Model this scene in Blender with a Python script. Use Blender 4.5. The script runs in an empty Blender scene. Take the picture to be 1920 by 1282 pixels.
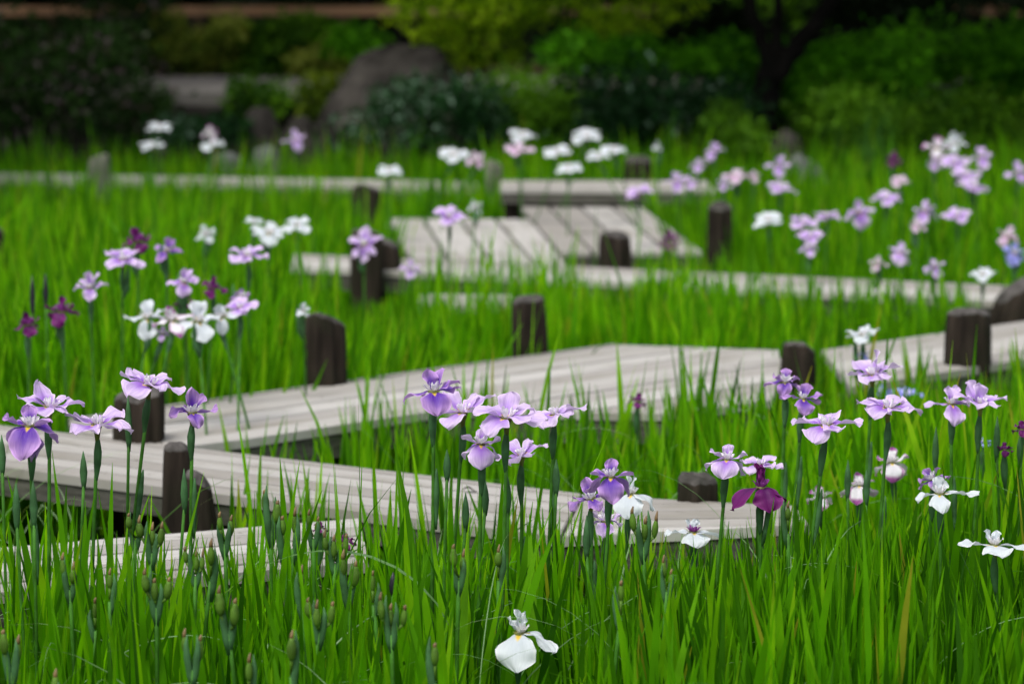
import bpy, math, random
import numpy as np
from mathutils import Vector, Matrix

# ------------------------------------------------------------------ camera, world, sun, exposure
sc = bpy.context.scene
C = sc.collection
CAM_Z = 1.65
F_PX = 5600.0                      # focal length in photo pixels (105 mm on a 36 mm wide frame of 1920 px)
PITCH = math.atan((641 + 60) / F_PX)
cam_d = bpy.data.cameras.new('camera')
cam_d.lens = 105.0
cam_d.sensor_width = 36.0
cam_d.clip_start = 0.1
cam_d.clip_end = 2000
cam_d.dof.use_dof = True
cam_d.dof.focus_distance = 5.75
cam_d.dof.aperture_fstop = 3.8
cam_d.dof.aperture_blades = 9
cam = bpy.data.objects.new('camera', cam_d)
C.objects.link(cam)
cam.location = (0, 0, CAM_Z)
cam.rotation_euler = (math.pi / 2 - PITCH, 0, 0)
sc.camera = cam

SUN_EL, SUN_AZ = math.radians(62), math.radians(-150)   # high, soft, from the left and slightly behind the camera
w = bpy.data.worlds.new('World')
sc.world = w
w.use_nodes = True
wn = w.node_tree
wn.nodes.clear()
sky = wn.nodes.new('ShaderNodeTexSky')
sky.sky_type = 'NISHITA'
sky.sun_disc = False
sky.sun_elevation = SUN_EL
sky.sun_rotation = SUN_AZ
sky.dust_density = 3.0
sky.ozone_density = 1.0
hs = wn.nodes.new('ShaderNodeHueSaturation')
hs.inputs['Saturation'].default_value = 0.35
bg = wn.nodes.new('ShaderNodeBackground')
bg.inputs['Strength'].default_value = 0.11
wo = wn.nodes.new('ShaderNodeOutputWorld')
wn.links.new(sky.outputs[0], hs.inputs['Color'])
wn.links.new(hs.outputs[0], bg.inputs[0])
wn.links.new(bg.outputs[0], wo.inputs[0])

sun_d = bpy.data.lights.new('sun', 'SUN')
sun_d.energy = 1.5
sun_d.angle = math.radians(25)
sun_d.color = (1.0, 0.97, 0.92)
sun = bpy.data.objects.new('sun', sun_d)
C.objects.link(sun)
sdir = Vector((math.sin(SUN_AZ) * math.cos(SUN_EL), math.cos(SUN_AZ) * math.cos(SUN_EL), math.sin(SUN_EL)))
sun.rotation_euler = sdir.to_track_quat('Z', 'Y').to_euler()
sun.location = (0, 0, 12)

sc.view_settings.view_transform = 'Standard'
sc.view_settings.look = 'None'
sc.view_settings.exposure = 0.92
sc.view_settings.gamma = 1.0
sc.cycles.max_bounces = 8
sc.cycles.transparent_max_bounces = 8
sc.cycles.caustics_reflective = False
sc.cycles.caustics_refractive = False

rnd = random.Random(7)
nr = np.random.RandomState(11)
rad = math.radians


def at(px, py, z=None, d=None):
    """photo pixel -> world point, either on the level z or at the distance d along +Y"""
    cp, sp = math.cos(PITCH), math.sin(PITCH)
    dx = (px - 960) / F_PX
    dz = -(py - 641) / F_PX
    v = Vector((dx, cp + dz * sp, -sp + dz * cp))
    t = (z - CAM_Z) / v.z if z is not None else d / v.y
    return Vector((v.x * t, v.y * t, CAM_Z + v.z * t))


# ------------------------------------------------------------------ materials
def mat(name):
    m = bpy.data.materials.new(name)
    m.use_nodes = True
    nt = m.node_tree
    for n in list(nt.nodes):
        nt.nodes.remove(n)
    out = nt.nodes.new('ShaderNodeOutputMaterial')
    return m, nt, out


def N(nt, t, **kw):
    n = nt.nodes.new(t)
    for k, v in kw.items():
        if k.startswith('i_'):
            n.inputs[k[2:].replace('_', ' ')].default_value = v
        else:
            setattr(n, k, v)
    return n


def mixc(nt, fac, a, b, blend='MIX'):
    n = nt.nodes.new('ShaderNodeMix')
    n.data_type = 'RGBA'
    n.blend_type = blend
    for idx, v in ((0, fac), (6, a), (7, b)):
        if hasattr(v, 'links'):
            nt.links.new(v, n.inputs[idx])
        elif idx == 0:
            n.inputs[0].default_value = v
        else:
            n.inputs[idx].default_value = (*v, 1) if len(v) == 3 else v
    return n.outputs[2]


def math_n(nt, op, a, b=None, c=None, clamp=False):
    n = nt.nodes.new('ShaderNodeMath')
    n.operation = op
    n.use_clamp = clamp
    for i, v in enumerate((a, b, c)):
        if v is None:
            continue
        if hasattr(v, 'links'):
            nt.links.new(v, n.inputs[i])
        else:
            n.inputs[i].default_value = v
    return n.outputs[0]


def mapr(nt, v, a, b, c, d):
    n = nt.nodes.new('ShaderNodeMapRange')
    n.interpolation_type = 'SMOOTHSTEP'
    nt.links.new(v, n.inputs[0])
    for i, x in enumerate((a, b, c, d)):
        n.inputs[i + 1].default_value = x
    return n.outputs[0]


def leafy(nt, out, col, tcol, trans=0.4, rough=0.45, spec=0.4, bump=None):
    """reflecting + light passing through, as a leaf or petal"""
    p = N(nt, 'ShaderNodeBsdfPrincipled')
    p.inputs['Roughness'].default_value = rough
    p.inputs['Specular IOR Level'].default_value = spec
    nt.links.new(col, p.inputs['Base Color'])
    t = N(nt, 'ShaderNodeBsdfTranslucent')
    nt.links.new(tcol, t.inputs['Color'])
    if bump is not None:
        nt.links.new(bump, p.inputs['Normal'])
    m = N(nt, 'ShaderNodeMixShader')
    m.inputs[0].default_value = trans
    nt.links.new(p.outputs[0], m.inputs[1])
    nt.links.new(t.outputs[0], m.inputs[2])
    nt.links.new(m.outputs[0], out.inputs[0])


def blade_mat(name, c1, c2, c3, tip, trans=0.45, tipamt=1.0):
    """colour varies from leaf to leaf (attribute rnd) and at the dry tips (attribute t)"""
    m, nt, out = mat(name)
    r = N(nt, 'ShaderNodeAttribute', attribute_name='rnd').outputs['Fac']
    t = N(nt, 'ShaderNodeAttribute', attribute_name='t').outputs['Fac']
    cr = N(nt, 'ShaderNodeValToRGB')
    e = cr.color_ramp.elements
    e[0].color = (*c1, 1)
    e[1].color = (*c3, 1)
    e[1].position = 0.93
    x = e.new(0.5)
    x.color = (*c2, 1)
    nt.links.new(r, cr.inputs[0])
    dry = math_n(nt, 'MULTIPLY', mapr(nt, t, 0.78, 1.0, 0, 1), mapr(nt, r, 0.74, 0.97, 0, tipamt))
    dead = mapr(nt, r, 0.975, 0.985, 0, 0.8 * tipamt)
    dry = math_n(nt, 'MAXIMUM', dry, dead)
    col = mixc(nt, dry, cr.outputs[0], tip)
    geo = N(nt, 'ShaderNodeNewGeometry')
    noise = N(nt, 'ShaderNodeTexNoise', i_Scale=9.0, i_Detail=2.0)
    nt.links.new(geo.outputs['Position'], noise.inputs['Vector'])
    col = mixc(nt, mapr(nt, noise.outputs[0], 0.35, 0.7, 0, 0.45), col, tuple(v * 0.55 for v in c1))
    tc = mixc(nt, 1.0, col, (1.75, 1.85, 0.6, 1), 'MULTIPLY')
    leafy(nt, out, col, tc, trans, 0.45, 0.15)
    return m


M = {}
M['leaf'] = blade_mat('iris_leaf_green', (0.024, 0.100, 0.002), (0.120, 0.360, 0.003), (0.280, 0.550, 0.006), (0.34, 0.20, 0.04), 0.58, 0.8)
M['wild'] = blade_mat('wild_grass_pale', (0.10, 0.20, 0.06), (0.14, 0.27, 0.09), (0.26, 0.38, 0.20), (0.25, 0.18, 0.08), 0.3)
M['weed'] = blade_mat('weed_green', (0.018, 0.07, 0.010), (0.035, 0.12, 0.012), (0.06, 0.17, 0.02), (0.15, 0.05, 0.03))


def solid_leaf(name, c, trans=0.2, rough=0.5, var=0.4, spec=0.4, scale=30):
    m, nt, out = mat(name)
    geo = N(nt, 'ShaderNodeTexCoord')
    noise = N(nt, 'ShaderNodeTexNoise', i_Scale=scale, i_Detail=3.0)
    nt.links.new(geo.outputs['Object'], noise.inputs['Vector'])
    col = mixc(nt, mapr(nt, noise.outputs[0], 0.3, 0.7, 0, 1), tuple(v * (1 - var) for v in c), tuple(v * (1 + var * .6) for v in c))
    leafy(nt, out, col, col, trans, rough, spec)
    return m


M['stem'] = solid_leaf('stem_green', (0.045, 0.150, 0.015), 0.05, 0.55, spec=.15)
M['bract'] = solid_leaf('bract_blue_green', (0.048, 0.125, 0.045), 0.1, 0.6, spec=.15)
M['tube'] = solid_leaf('tube_olive', (0.16, 0.17, 0.035), 0.15)
M['pod'] = solid_leaf('pod_green', (0.070, 0.145, 0.014), 0.05, 0.55, spec=.2)
M['podtip'] = solid_leaf('pod_tip_brown', (0.16, 0.10, 0.04), 0.05)
M['withered'] = solid_leaf('withered_black', (0.008, 0.006, 0.014), 0.0)


def petal_mat(name, edge, mid, vein=0.35, yellow=True, reach=(0.20, 0.95), trans=0.33, rim=None, back=None):
    m, nt, out = mat(name)
    uv = N(nt, 'ShaderNodeUVMap')
    sep = N(nt, 'ShaderNodeSeparateXYZ')
    nt.links.new(uv.outputs[0], sep.inputs[0])
    u, s = sep.outputs[0], sep.outputs[1]
    a = math_n(nt, 'MULTIPLY', math_n(nt, 'ABSOLUTE', math_n(nt, 'SUBTRACT', u, 0.5)), 2.0)
    tcd = N(nt, 'ShaderNodeTexCoord')
    nz = N(nt, 'ShaderNodeTexNoise', i_Scale=28.0, i_Detail=4.0)
    nt.links.new(tcd.outputs['Object'], nz.inputs['Vector'])
    q = math_n(nt, 'ADD', s, math_n(nt, 'MULTIPLY', a, 0.42))
    q = math_n(nt, 'ADD', q, math_n(nt, 'MULTIPLY', math_n(nt, 'SUBTRACT', nz.outputs[0], 0.5), 0.45))
    m1 = mapr(nt, q, reach[0], reach[1], 1, 0)
    col = mixc(nt, m1, edge, mid)
    # veins fanning out from the base
    vm = N(nt, 'ShaderNodeMapping')
    vm.inputs['Scale'].default_value = (34, 2.2, 1)
    nt.links.new(uv.outputs[0], vm.inputs[0])
    vz = N(nt, 'ShaderNodeTexNoise', i_Scale=1.0, i_Detail=2.0)
    nt.links.new(vm.outputs[0], vz.inputs['Vector'])
    vf = mapr(nt, vz.outputs[0], 0.45, 0.62, 0, vein)
    col = mixc(nt, vf, col, tuple(0.35 * e_ + 0.5 * m_ for e_, m_ in zip(edge, mid)))
    if rim is not None:
        col = mixc(nt, mapr(nt, math_n(nt, 'MAXIMUM', a, s), 0.66, 0.86, 0, 0.95), col, rim)
    if yellow:
        qy = math_n(nt, 'ADD', s, math_n(nt, 'MULTIPLY', a, 0.35))
        col = mixc(nt, mapr(nt, qy, 0.17, 0.30, 0.95, 0), col, (0.85, 0.58, 0.03))
    bmp = N(nt, 'ShaderNodeBump')
    bmp.inputs['Strength'].default_value = 0.35
    bmp.inputs['Distance'].default_value = 0.002
    nt.links.new(vz.outputs[0], bmp.inputs['Height'])
    col = mixc(nt, mapr(nt, a, 0.80, 0.98, 0, 0.5), col, tuple(min(.85, v * 1.25 + .04) for v in edge))
    bc = mixc(nt, 0.45, col, edge)                          # the underside is paler
    g = N(nt, 'ShaderNodeNewGeometry')
    col2 = mixc(nt, g.outputs['Backfacing'], col, bc)
    leafy(nt, out, col2, col2, trans, 0.55, 0.25, bmp.outputs[0])
    return m


P = {
    'lilac': petal_mat('petal_lilac', (0.71, 0.55, 0.81), (0.30, 0.11, 0.60), 0.42, reach=(0.28, 0.95)),
    'pale': petal_mat('petal_pale_lilac', (0.71, 0.56, 0.80), (0.39, 0.19, 0.68), 0.38, reach=(0.22, 1.0)),
    'purple': petal_mat('petal_purple', (0.56, 0.33, 0.68), (0.085, 0.015, 0.36), 0.45, reach=(0.36, 1.12)),
    'magenta': petal_mat('petal_dark_magenta', (0.135, 0.006, 0.115), (0.060, 0.003, 0.070), 0.4, trans=0.2, yellow=False),
    'white': petal_mat('petal_white', (0.70, 0.74, 0.78), (0.60, 0.65, 0.72), 0.30, trans=0.35),
    'edged': petal_mat('petal_white_magenta_rim', (0.82, 0.80, 0.84), (0.80, 0.76, 0.82), 0.12, rim=(0.34, 0.05, 0.30)),
    'pink': petal_mat('petal_pink', (0.72, 0.56, 0.70), (0.52, 0.28, 0.52), 0.3, yellow=True),
    'blue': petal_mat('petal_blue', (0.34, 0.36, 0.80), (0.20, 0.20, 0.62), 0.3),
}
M['crest'] = petal_mat('style_white', (0.88, 0.85, 0.88), (0.86, 0.78, 0.62), 0.08, yellow=False, reach=(0.0, 0.5))
M['crest_purple'] = petal_mat('style_magenta', (0.30, 0.06, 0.32), (0.20, 0.03, 0.22), 0.2, yellow=False)


def wood_mat():
    m, nt, out = mat('weathered_plank')
    uv = N(nt, 'ShaderNodeUVMap')
    pr = N(nt, 'ShaderNodeAttribute', attribute_name='rnd').outputs['Fac']
    mp = N(nt, 'ShaderNodeMapping')
    mp.inputs['Scale'].default_value = (2.0, 70, 1)
    nt.links.new(uv.outputs[0], mp.inputs[0])
    g = N(nt, 'ShaderNodeTexNoise', i_Scale=1.0, i_Detail=6.0, i_Roughness=0.65)
    nt.links.new(mp.outputs[0], g.inputs['Vector'])
    mp2 = N(nt, 'ShaderNodeMapping')
    mp2.inputs['Scale'].default_value = (1.4, 4.0, 1)
    nt.links.new(uv.outputs[0], mp2.inputs[0])
    b = N(nt, 'ShaderNodeTexNoise', i_Scale=1.5, i_Detail=5.0, i_Roughness=0.6)
    nt.links.new(mp2.outputs[0], b.inputs['Vector'])
    col = mixc(nt, mapr(nt, pr, 0, 1, 0, 1), (0.27, 0.252, 0.230), (0.425, 0.408, 0.385))
    col = mixc(nt, mapr(nt, g.outputs[0], 0.46, 0.70, 0, 0.42), col, (0.22, 0.20, 0.185))
    col = mixc(nt, mapr(nt, b.outputs[0], 0.47, 0.70, 0, 0.7), col, (0.19, 0.175, 0.14))
    sp = N(nt, 'ShaderNodeTexNoise', i_Scale=26.0, i_Detail=2.0)
    nt.links.new(uv.outputs[0], sp.inputs['Vector'])
    col = mixc(nt, mapr(nt, sp.outputs[0], 0.70, 0.76, 0, 0.7), col, (0.10, 0.085, 0.06))
    p = N(nt, 'ShaderNodeBsdfPrincipled', i_Roughness=0.75)
    p.inputs['Specular IOR Level'].default_value = 0.3
    nt.links.new(col, p.inputs['Base Color'])
    bm = N(nt, 'ShaderNodeBump')
    bm.inputs['Strength'].default_value = 0.5
    bm.inputs['Distance'].default_value = 0.004
    nt.links.new(g.outputs[0], bm.inputs['Height'])
    nt.links.new(bm.outputs[0], p.inputs['Normal'])
    nt.links.new(p.outputs[0], out.inputs[0])
    return m


def rough_mat(name, c1, c2, c3, scale, stretch=(1, 1, 1), bump=0.02, rough=0.9, fac3=0.6):
    m, nt, out = mat(name)
    tc = N(nt, 'ShaderNodeTexCoord')
    mp = N(nt, 'ShaderNodeMapping')
    mp.inputs['Scale'].default_value = stretch
    nt.links.new(tc.outputs['Object'], mp.inputs[0])
    a = N(nt, 'ShaderNodeTexNoise', i_Scale=scale, i_Detail=8.0, i_Roughness=0.65)
    nt.links.new(mp.outputs[0], a.inputs['Vector'])
    b = N(nt, 'ShaderNodeTexNoise', i_Scale=scale * 0.35, i_Detail=4.0)
    nt.links.new(tc.outputs['Object'], b.inputs['Vector'])
    col = mixc(nt, mapr(nt, a.outputs[0], 0.3, 0.7, 0, 1), c1, c2)
    col = mixc(nt, mapr(nt, b.outputs[0], 0.48, 0.68, 0, fac3), col, c3)
    p = N(nt, 'ShaderNodeBsdfPrincipled', i_Roughness=rough)
    p.inputs['Specular IOR Level'].default_value = 0.1
    nt.links.new(col, p.inputs['Base Color'])
    bm = N(nt, 'ShaderNodeBump')
    bm.inputs['Strength'].default_value = 0.9
    bm.inputs['Distance'].default_value = bump
    nt.links.new(a.outputs[0], bm.inputs['Height'])
    nt.links.new(bm.outputs[0], p.inputs['Normal'])
    nt.links.new(p.outputs[0], out.inputs[0])
    return m


M['plank'] = wood_mat()
M['beam'] = rough_mat('old_beam', (0.045, 0.043, 0.036), (0.11, 0.105, 0.09), (0.04, 0.048, 0.028), 7, (1, 1, 6), 0.004)
M['log'] = rough_mat('charred_log', (0.008, 0.006, 0.0045), (0.040, 0.030, 0.023), (0.016, 0.018, 0.009), 16, (1, 1, 0.12), 0.012)
M['logtop'] = rough_mat('sawn_log_top', (0.035, 0.032, 0.030), (0.115, 0.105, 0.10), (0.03, 0.03, 0.022), 22, (1, 1, 1), 0.004)
M['mosslog'] = rough_mat('mossy_log', (0.09, 0.10, 0.07), (0.19, 0.19, 0.15), (0.07, 0.10, 0.04), 14, (1, 1, 0.2), 0.006)
M['rock'] = rough_mat('dark_rock', (0.008, 0.007, 0.006), (0.060, 0.054, 0.047), (0.014, 0.022, 0.008), 5, (1, 1, 1), 0.03)
M['rockgrey'] = rough_mat('grey_rock', (0.06, 0.065, 0.06), (0.17, 0.18, 0.17), (0.05, 0.065, 0.04), 5, (1, 1, 1), 0.02)
M['stone'] = rough_mat('path_stone', (0.14, 0.13, 0.12), (0.26, 0.24, 0.225), (0.10, 0.10, 0.07), 2.5, (1, 1, 1), 0.01)
M['soil'] = rough_mat('wet_soil', (0.010, 0.011, 0.007), (0.028, 0.028, 0.017), (0.012, 0.022, 0.008), 3, (1, 1, 1), 0.02)
M['bark'] = rough_mat('dark_bark', (0.0015, 0.0012, 0.001), (0.006, 0.005, 0.004), (0.002, 0.003, 0.002), 12, (1, 1, 0.2), 0.02)
M['rail'] = rough_mat('brown_rail', (0.36, 0.20, 0.11), (0.50, 0.30, 0.18), (0.28, 0.17, 0.10), 6, (0.2, 1, 1), 0.004)
M['railpost'] = rough_mat('brown_rail_post', (0.07, 0.04, 0.03), (0.12, 0.07, 0.045), (0.06, 0.05, 0.03), 6, (1, 1, 1), 0.004)


def foliage_mat(name, c1, c2, c3=None, trans=0.35, amt=0.3):
    m, nt, out = mat(name)
    r = N(nt, 'ShaderNodeAttribute', attribute_name='rnd').outputs['Fac']
    cr = N(nt, 'ShaderNodeValToRGB')
    e = cr.color_ramp.elements
    e[0].color = (*c1, 1)
    e[1].color = (*c2, 1)
    if c3:
        e[1].position = 0.9
        x = e.new(0.96)
        x.color = (*c3, 1)
    nt.links.new(r, cr.inputs[0])
    tc = mixc(nt, 1.0, cr.outputs[0], (1.6, 1.6, 0.8, 1), 'MULTIPLY')
    leafy(nt, out, cr.outputs[0], tc, trans, 0.55, 0.08)
    return m


FO = {
    'olive': foliage_mat('leaves_olive', (0.030, 0.070, 0.005), (0.125, 0.175, 0.010), None, 0.4),
    'dark': foliage_mat('leaves_dark', (0.006, 0.020, 0.004), (0.028, 0.070, 0.010), (0.14, 0.10, 0.11), 0.15),
    'mid': foliage_mat('leaves_mid', (0.014, 0.055, 0.004), (0.115, 0.270, 0.012), None, 0.35),
    'bright': foliage_mat('leaves_bright', (0.020, 0.100, 0.004), (0.160, 0.500, 0.014), None, 0.4),
    'yellow': foliage_mat('leaves_yellow', (0.065, 0.150, 0.006), (0.42, 0.60, 0.018), None, 0.55),
    'cream': foliage_mat('leaves_cream', (0.06, 0.13, 0.010), (0.30, 0.34, 0.06), None, 0.4),
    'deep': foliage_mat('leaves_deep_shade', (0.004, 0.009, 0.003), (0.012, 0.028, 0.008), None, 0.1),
    'painted_gloss': foliage_mat('leaves_painted_gloss', (0.004, 0.018, 0.005), (0.014, 0.055, 0.013), (0.10, 0.16, 0.11), 0.1),  # the highlights are painted: a few leaves simply get a pale colour
}


# ------------------------------------------------------------------ object helpers
def link_mesh(name, verts, faces, mats, parent=None, loc=(0, 0, 0), smooth=True, uvs=None, attrs=None, midx=None):
    me = bpy.data.meshes.new(name)
    me.from_pydata([tuple(v) for v in verts], [], faces)
    if not isinstance(mats, (list, tuple)):
        mats = [mats]
    for m in mats:
        me.materials.append(m)
    if midx is not None:
        me.polygons.foreach_set('material_index', midx)
    if smooth:
        me.polygons.foreach_set('use_smooth', [True] * len(me.polygons))
    if uvs is not None:
        uvl = me.uv_layers.new(name='UVMap')
        li = np.zeros(len(me.loops), dtype=np.int32)
        me.loops.foreach_get('vertex_index', li)
        uvl.data.foreach_set('uv', np.asarray(uvs, dtype=np.float32)[li].ravel())
    for k, v in (attrs or {}).items():
        a = me.attributes.new(k, 'FLOAT', 'POINT')
        a.data.foreach_set('value', np.asarray(v, dtype=np.float32))
    me.update()
    o = bpy.data.objects.new(name, me)
    C.objects.link(o)
    o.location = loc
    if parent is not None:
        o.parent = parent
    return o


def big_mesh(name, V, Q, material, attrs=None, parent=None):
    """numpy mesh: V (n,3), Q (m,4) quads"""
    me = bpy.data.meshes.new(name)
    n, m = len(V), len(Q)
    me.vertices.add(n)
    me.vertices.foreach_set('co', V.astype(np.float32).ravel())
    me.loops.add(m * 4)
    me.loops.foreach_set('vertex_index', Q.astype(np.int32).ravel())
    me.polygons.add(m)
    me.polygons.foreach_set('loop_start', np.arange(0, m * 4, 4, dtype=np.int32))
    me.polygons.foreach_set('loop_total', np.full(m, 4, dtype=np.int32))
    me.polygons.foreach_set('use_smooth', np.ones(m, dtype=bool))
    me.materials.append(material)
    for k, v in (attrs or {}).items():
        a = me.attributes.new(k, 'FLOAT', 'POINT')
        a.data.foreach_set('value', v.astype(np.float32))
    me.update(calc_edges=True)
    o = bpy.data.objects.new(name, me)
    C.objects.link(o)
    if parent is not None:
        o.parent = parent
    return o


def empty(name, loc):
    o = bpy.data.objects.new(name, None)
    o.empty_display_size = 0.05
    C.objects.link(o)
    o.location = loc
    return o


def tag(o, label=None, cat=None, group=None, kind=None):
    if label:
        o['label'] = label
    if cat:
        o['category'] = cat
    if group:
        o['group'] = group
    if kind:
        o['kind'] = kind
    return o


def tube(pts, radii, seg=8, cap=True, ell=None):
    """swept tube; returns verts, faces"""
    V, Fc = [], []
    n = len(pts)
    for i, p in enumerate(pts):
        a = pts[max(0, i - 1)]
        b = pts[min(n - 1, i + 1)]
        t = (Vector(b) - Vector(a)).normalized()
        up = Vector((0, 1, 0)) if abs(t.y) < 0.9 else Vector((1, 0, 0))
        x = t.cross(up).normalized()
        y = t.cross(x).normalized()
        for k in range(seg):
            an = 2 * math.pi * k / seg
            V.append(Vector(p) + x * math.cos(an) * radii[i] + y * math.sin(an) * radii[i] * (ell or 1))
    for i in range(n - 1):
        for k in range(seg):
            a, b = i * seg + k, i * seg + (k + 1) % seg
            Fc.append((a, b, b + seg, a + seg))
    if cap:
        Fc.append(tuple(range(seg - 1, -1, -1)))
        Fc.append(tuple(range((n - 1) * seg, n * seg)))
    return V, Fc


def merge(parts):
    V, Fc = [], []
    for v, f in parts:
        o = len(V)
        V += list(v)
        Fc += [tuple(i + o for i in q) for q in f]
    return V, Fc


def box(c, s, ang=0):
    cx, cy, cz = c
    hx, hy, hz = s[0] / 2, s[1] / 2, s[2] / 2
    ca, sa = math.cos(ang), math.sin(ang)
    V = []
    for z in (-hz, hz):
        for x, y in ((-hx, -hy), (hx, -hy), (hx, hy), (-hx, hy)):
            V.append((cx + x * ca - y * sa, cy + x * sa + y * ca, cz + z))
    return V, [(3, 2, 1, 0), (4, 5, 6, 7), (0, 1, 5, 4), (1, 2, 6, 5), (2, 3, 7, 6), (3, 0, 4, 7)]


# ------------------------------------------------------------------ ground
def gz(x, y):
    """terrain height: flat iris bed, a low bank, the level strip by the path, a wooded slope behind"""
    h = 0.0
    if y > 18.2:
        t = min(1, (y - 18.2) / 2.2)
        h += 0.34 * t * t * (3 - 2 * t)
    if y > 26:
        h += min((y - 26) * 0.16, 6.0)
    return h


ys = [-300, -60, -12, 0, 3, 6, 9, 12, 15, 17, 18.2, 18.7, 19.2, 19.7, 20.2, 20.7, 21.5, 23, 26, 28, 31, 36, 45, 63, 90, 400, 1500]
xs = [-1500, -400, -100, -40, -20, -12, -8, -6, -5, -4, -3, -2, -1, 0, 1, 2, 3, 4, 5, 6, 8, 12, 20, 40, 100, 400, 1500]
gv = [(x, y, gz(x, y) + (0.03 * math.sin(x * 2.1) * math.cos(y * 1.3) - 0.02 if y < 18 and abs(x) < 40 else 0)) for y in ys for x in xs]
gf = [(j * len(xs) + i, j * len(xs) + i + 1, (j + 1) * len(xs) + i + 1, (j + 1) * len(xs) + i) for j in range(len(ys) - 1) for i in range(len(xs) - 1)]
tag(link_mesh('ground', gv, gf, M['soil']), kind='structure')

v, f = box((-1.0, 23.4, 0.52), (26, 3.4, 0.46))
tag(link_mesh('path', v, f, M['stone'], smooth=False), kind='structure')
# dark stone kerb wall that holds the path up
kw = empty('retaining_wall', (0, 21.6, 0.2))
tag(kw, 'low dark stone wall holding up the path behind the iris bed', 'wall')
parts = []
x = -9.0
while x < 9:
    L = rnd.uniform(0.45, 0.9)
    h = rnd.uniform(0.46, 0.50)
    parts.append(box((x + L / 2, 21.6 - 21.6 - rnd.uniform(0, 0.03), h / 2), (L - 0.02, 0.18, h)))
    x += L
v, f = merge(parts)
link_mesh('stone_course', v, f, M['rock'], parent=kw, smooth=False)

# ------------------------------------------------------------------ boardwalks
DECKS = []                 # world polygons, kept clear of leaves


def clip(poly, n, c):
    """keep the part of poly where dot(p, n) <= c"""
    out = []
    for i in range(len(poly)):
        a, b = poly[i], poly[(i + 1) % len(poly)]
        da, db = a[0] * n[0] + a[1] * n[1] - c, b[0] * n[0] + b[1] * n[1] - c
        if da <= 0:
            out.append(a)
        if (da < 0 < db) or (db < 0 < da):
            t = da / (da - db)
            out.append((a[0] + (b[0] - a[0]) * t, a[1] + (b[1] - a[1]) * t))
    return out


def deck(poly, z, ang, pw, gap, label, fascia=(), fh=0.062, th=0.024, legs=(), group='boardwalk sections through the iris bed', ftop=0.004):
    """poly: world xy, counter-clockwise; planks run along the direction ang (degrees)"""
    DECKS.append(poly)
    cx = sum(p[0] for p in poly) / len(poly)
    cy = sum(p[1] for p in poly) / len(poly)
    root = empty('boardwalk', (cx, cy, 0))
    tag(root, label, 'boardwalk', group)
    a = rad(ang)
    d = (math.cos(a), math.sin(a))
    n = (-d[1], d[0])
    pr = [p[0] * n[0] + p[1] * n[1] for p in poly]
    V, Fc, UV, R = [], [], [], []
    c = min(pr)
    k = 0
    while c < max(pr) - 0.004:
        q = clip(poly, n, min(c + pw - gap, max(pr)))
        q = clip(q, (-n[0], -n[1]), -c) if len(q) > 2 else q
        if len(q) > 2:
            zz = z + rnd.uniform(-0.0015, 0.0015)
            r = rnd.random()
            o = len(V)
            m = len(q)
            be = 0.003
            qc = (sum(p[0] for p in q) / m, sum(p[1] for p in q) / m)
            uo = rnd.uniform(0, 20)

            def ins(p, e):
                vx, vy = qc[0] - p[0], qc[1] - p[1]
                l = math.hypot(vx, vy) or 1
                return (p[0] + vx / l * e, p[1] + vy / l * e)
            for (e, dz) in ((0, -th), (0, -be), (be, 0)):
                for p in q:
                    pp = ins(p, e)
                    V.append((pp[0] - cx, pp[1] - cy, zz + dz))
                    UV.append((p[0] * d[0] + p[1] * d[1] + uo, p[0] * n[0] + p[1] * n[1] + k * 0.37))
                    R.append(r)
            for lay in (0, 1):
                for i in range(m):
                    j = (i + 1) % m
                    Fc.append((o + lay * m + i, o + lay * m + j, o + (lay + 1) * m + j, o + (lay + 1) * m + i))
            Fc.append(tuple(o + 2 * m + i for i in range(m)))
            Fc.append(tuple(o + i for i in range(m - 1, -1, -1)))
        c += pw
        k += 1
    link_mesh('deck', V, Fc, M['plank'], parent=root, smooth=False, uvs=UV, attrs={'rnd': R})
    # side beams under the plank edge
    for (p, q) in fascia:
        L = math.hypot(q[0] - p[0], q[1] - p[1])
        aa = math.atan2(q[1] - p[1], q[0] - p[0])
        nx, ny = -math.sin(aa), math.cos(aa)
        mx, my = (p[0] + q[0]) / 2 + nx * 0.03, (p[1] + q[1]) / 2 + ny * 0.03
        v, f = box((mx - cx, my - cy, z - th - ftop - fh / 2), (L - 0.01, 0.05, fh), aa)
        link_mesh('side_beam', v, f, M['beam'], parent=root, smooth=False)
    for (lx, ly) in legs:
        v, f = tube([(lx - cx, ly - cy, -0.12), (lx - cx, ly - cy, z - th - 0.003)], [0.045, 0.042], 10)
        link_mesh('support_leg', v, f, M['log'], parent=root)
    return root


def wp(pts, z=0.40):
    return [tuple(at(px, py, z=z)[:2]) for px, py in pts]


# near board, lower left
P1 = [(-1.75, 5.78), (-0.30, 6.18), (-0.33, 6.72), (-1.75, 6.06)]
P1 = [(-1.75, 5.62), (-0.30, 6.24), (-0.35, 6.74), (-1.75, 6.10)]
deck(P1, 0.40, 22, 0.105, 0.011, 'short grey plank boardwalk at the lower left, half hidden by seed stalks', [(P1[0], P1[1])], legs=[(-0.42, 6.3), (-1.1, 5.98)])
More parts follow.
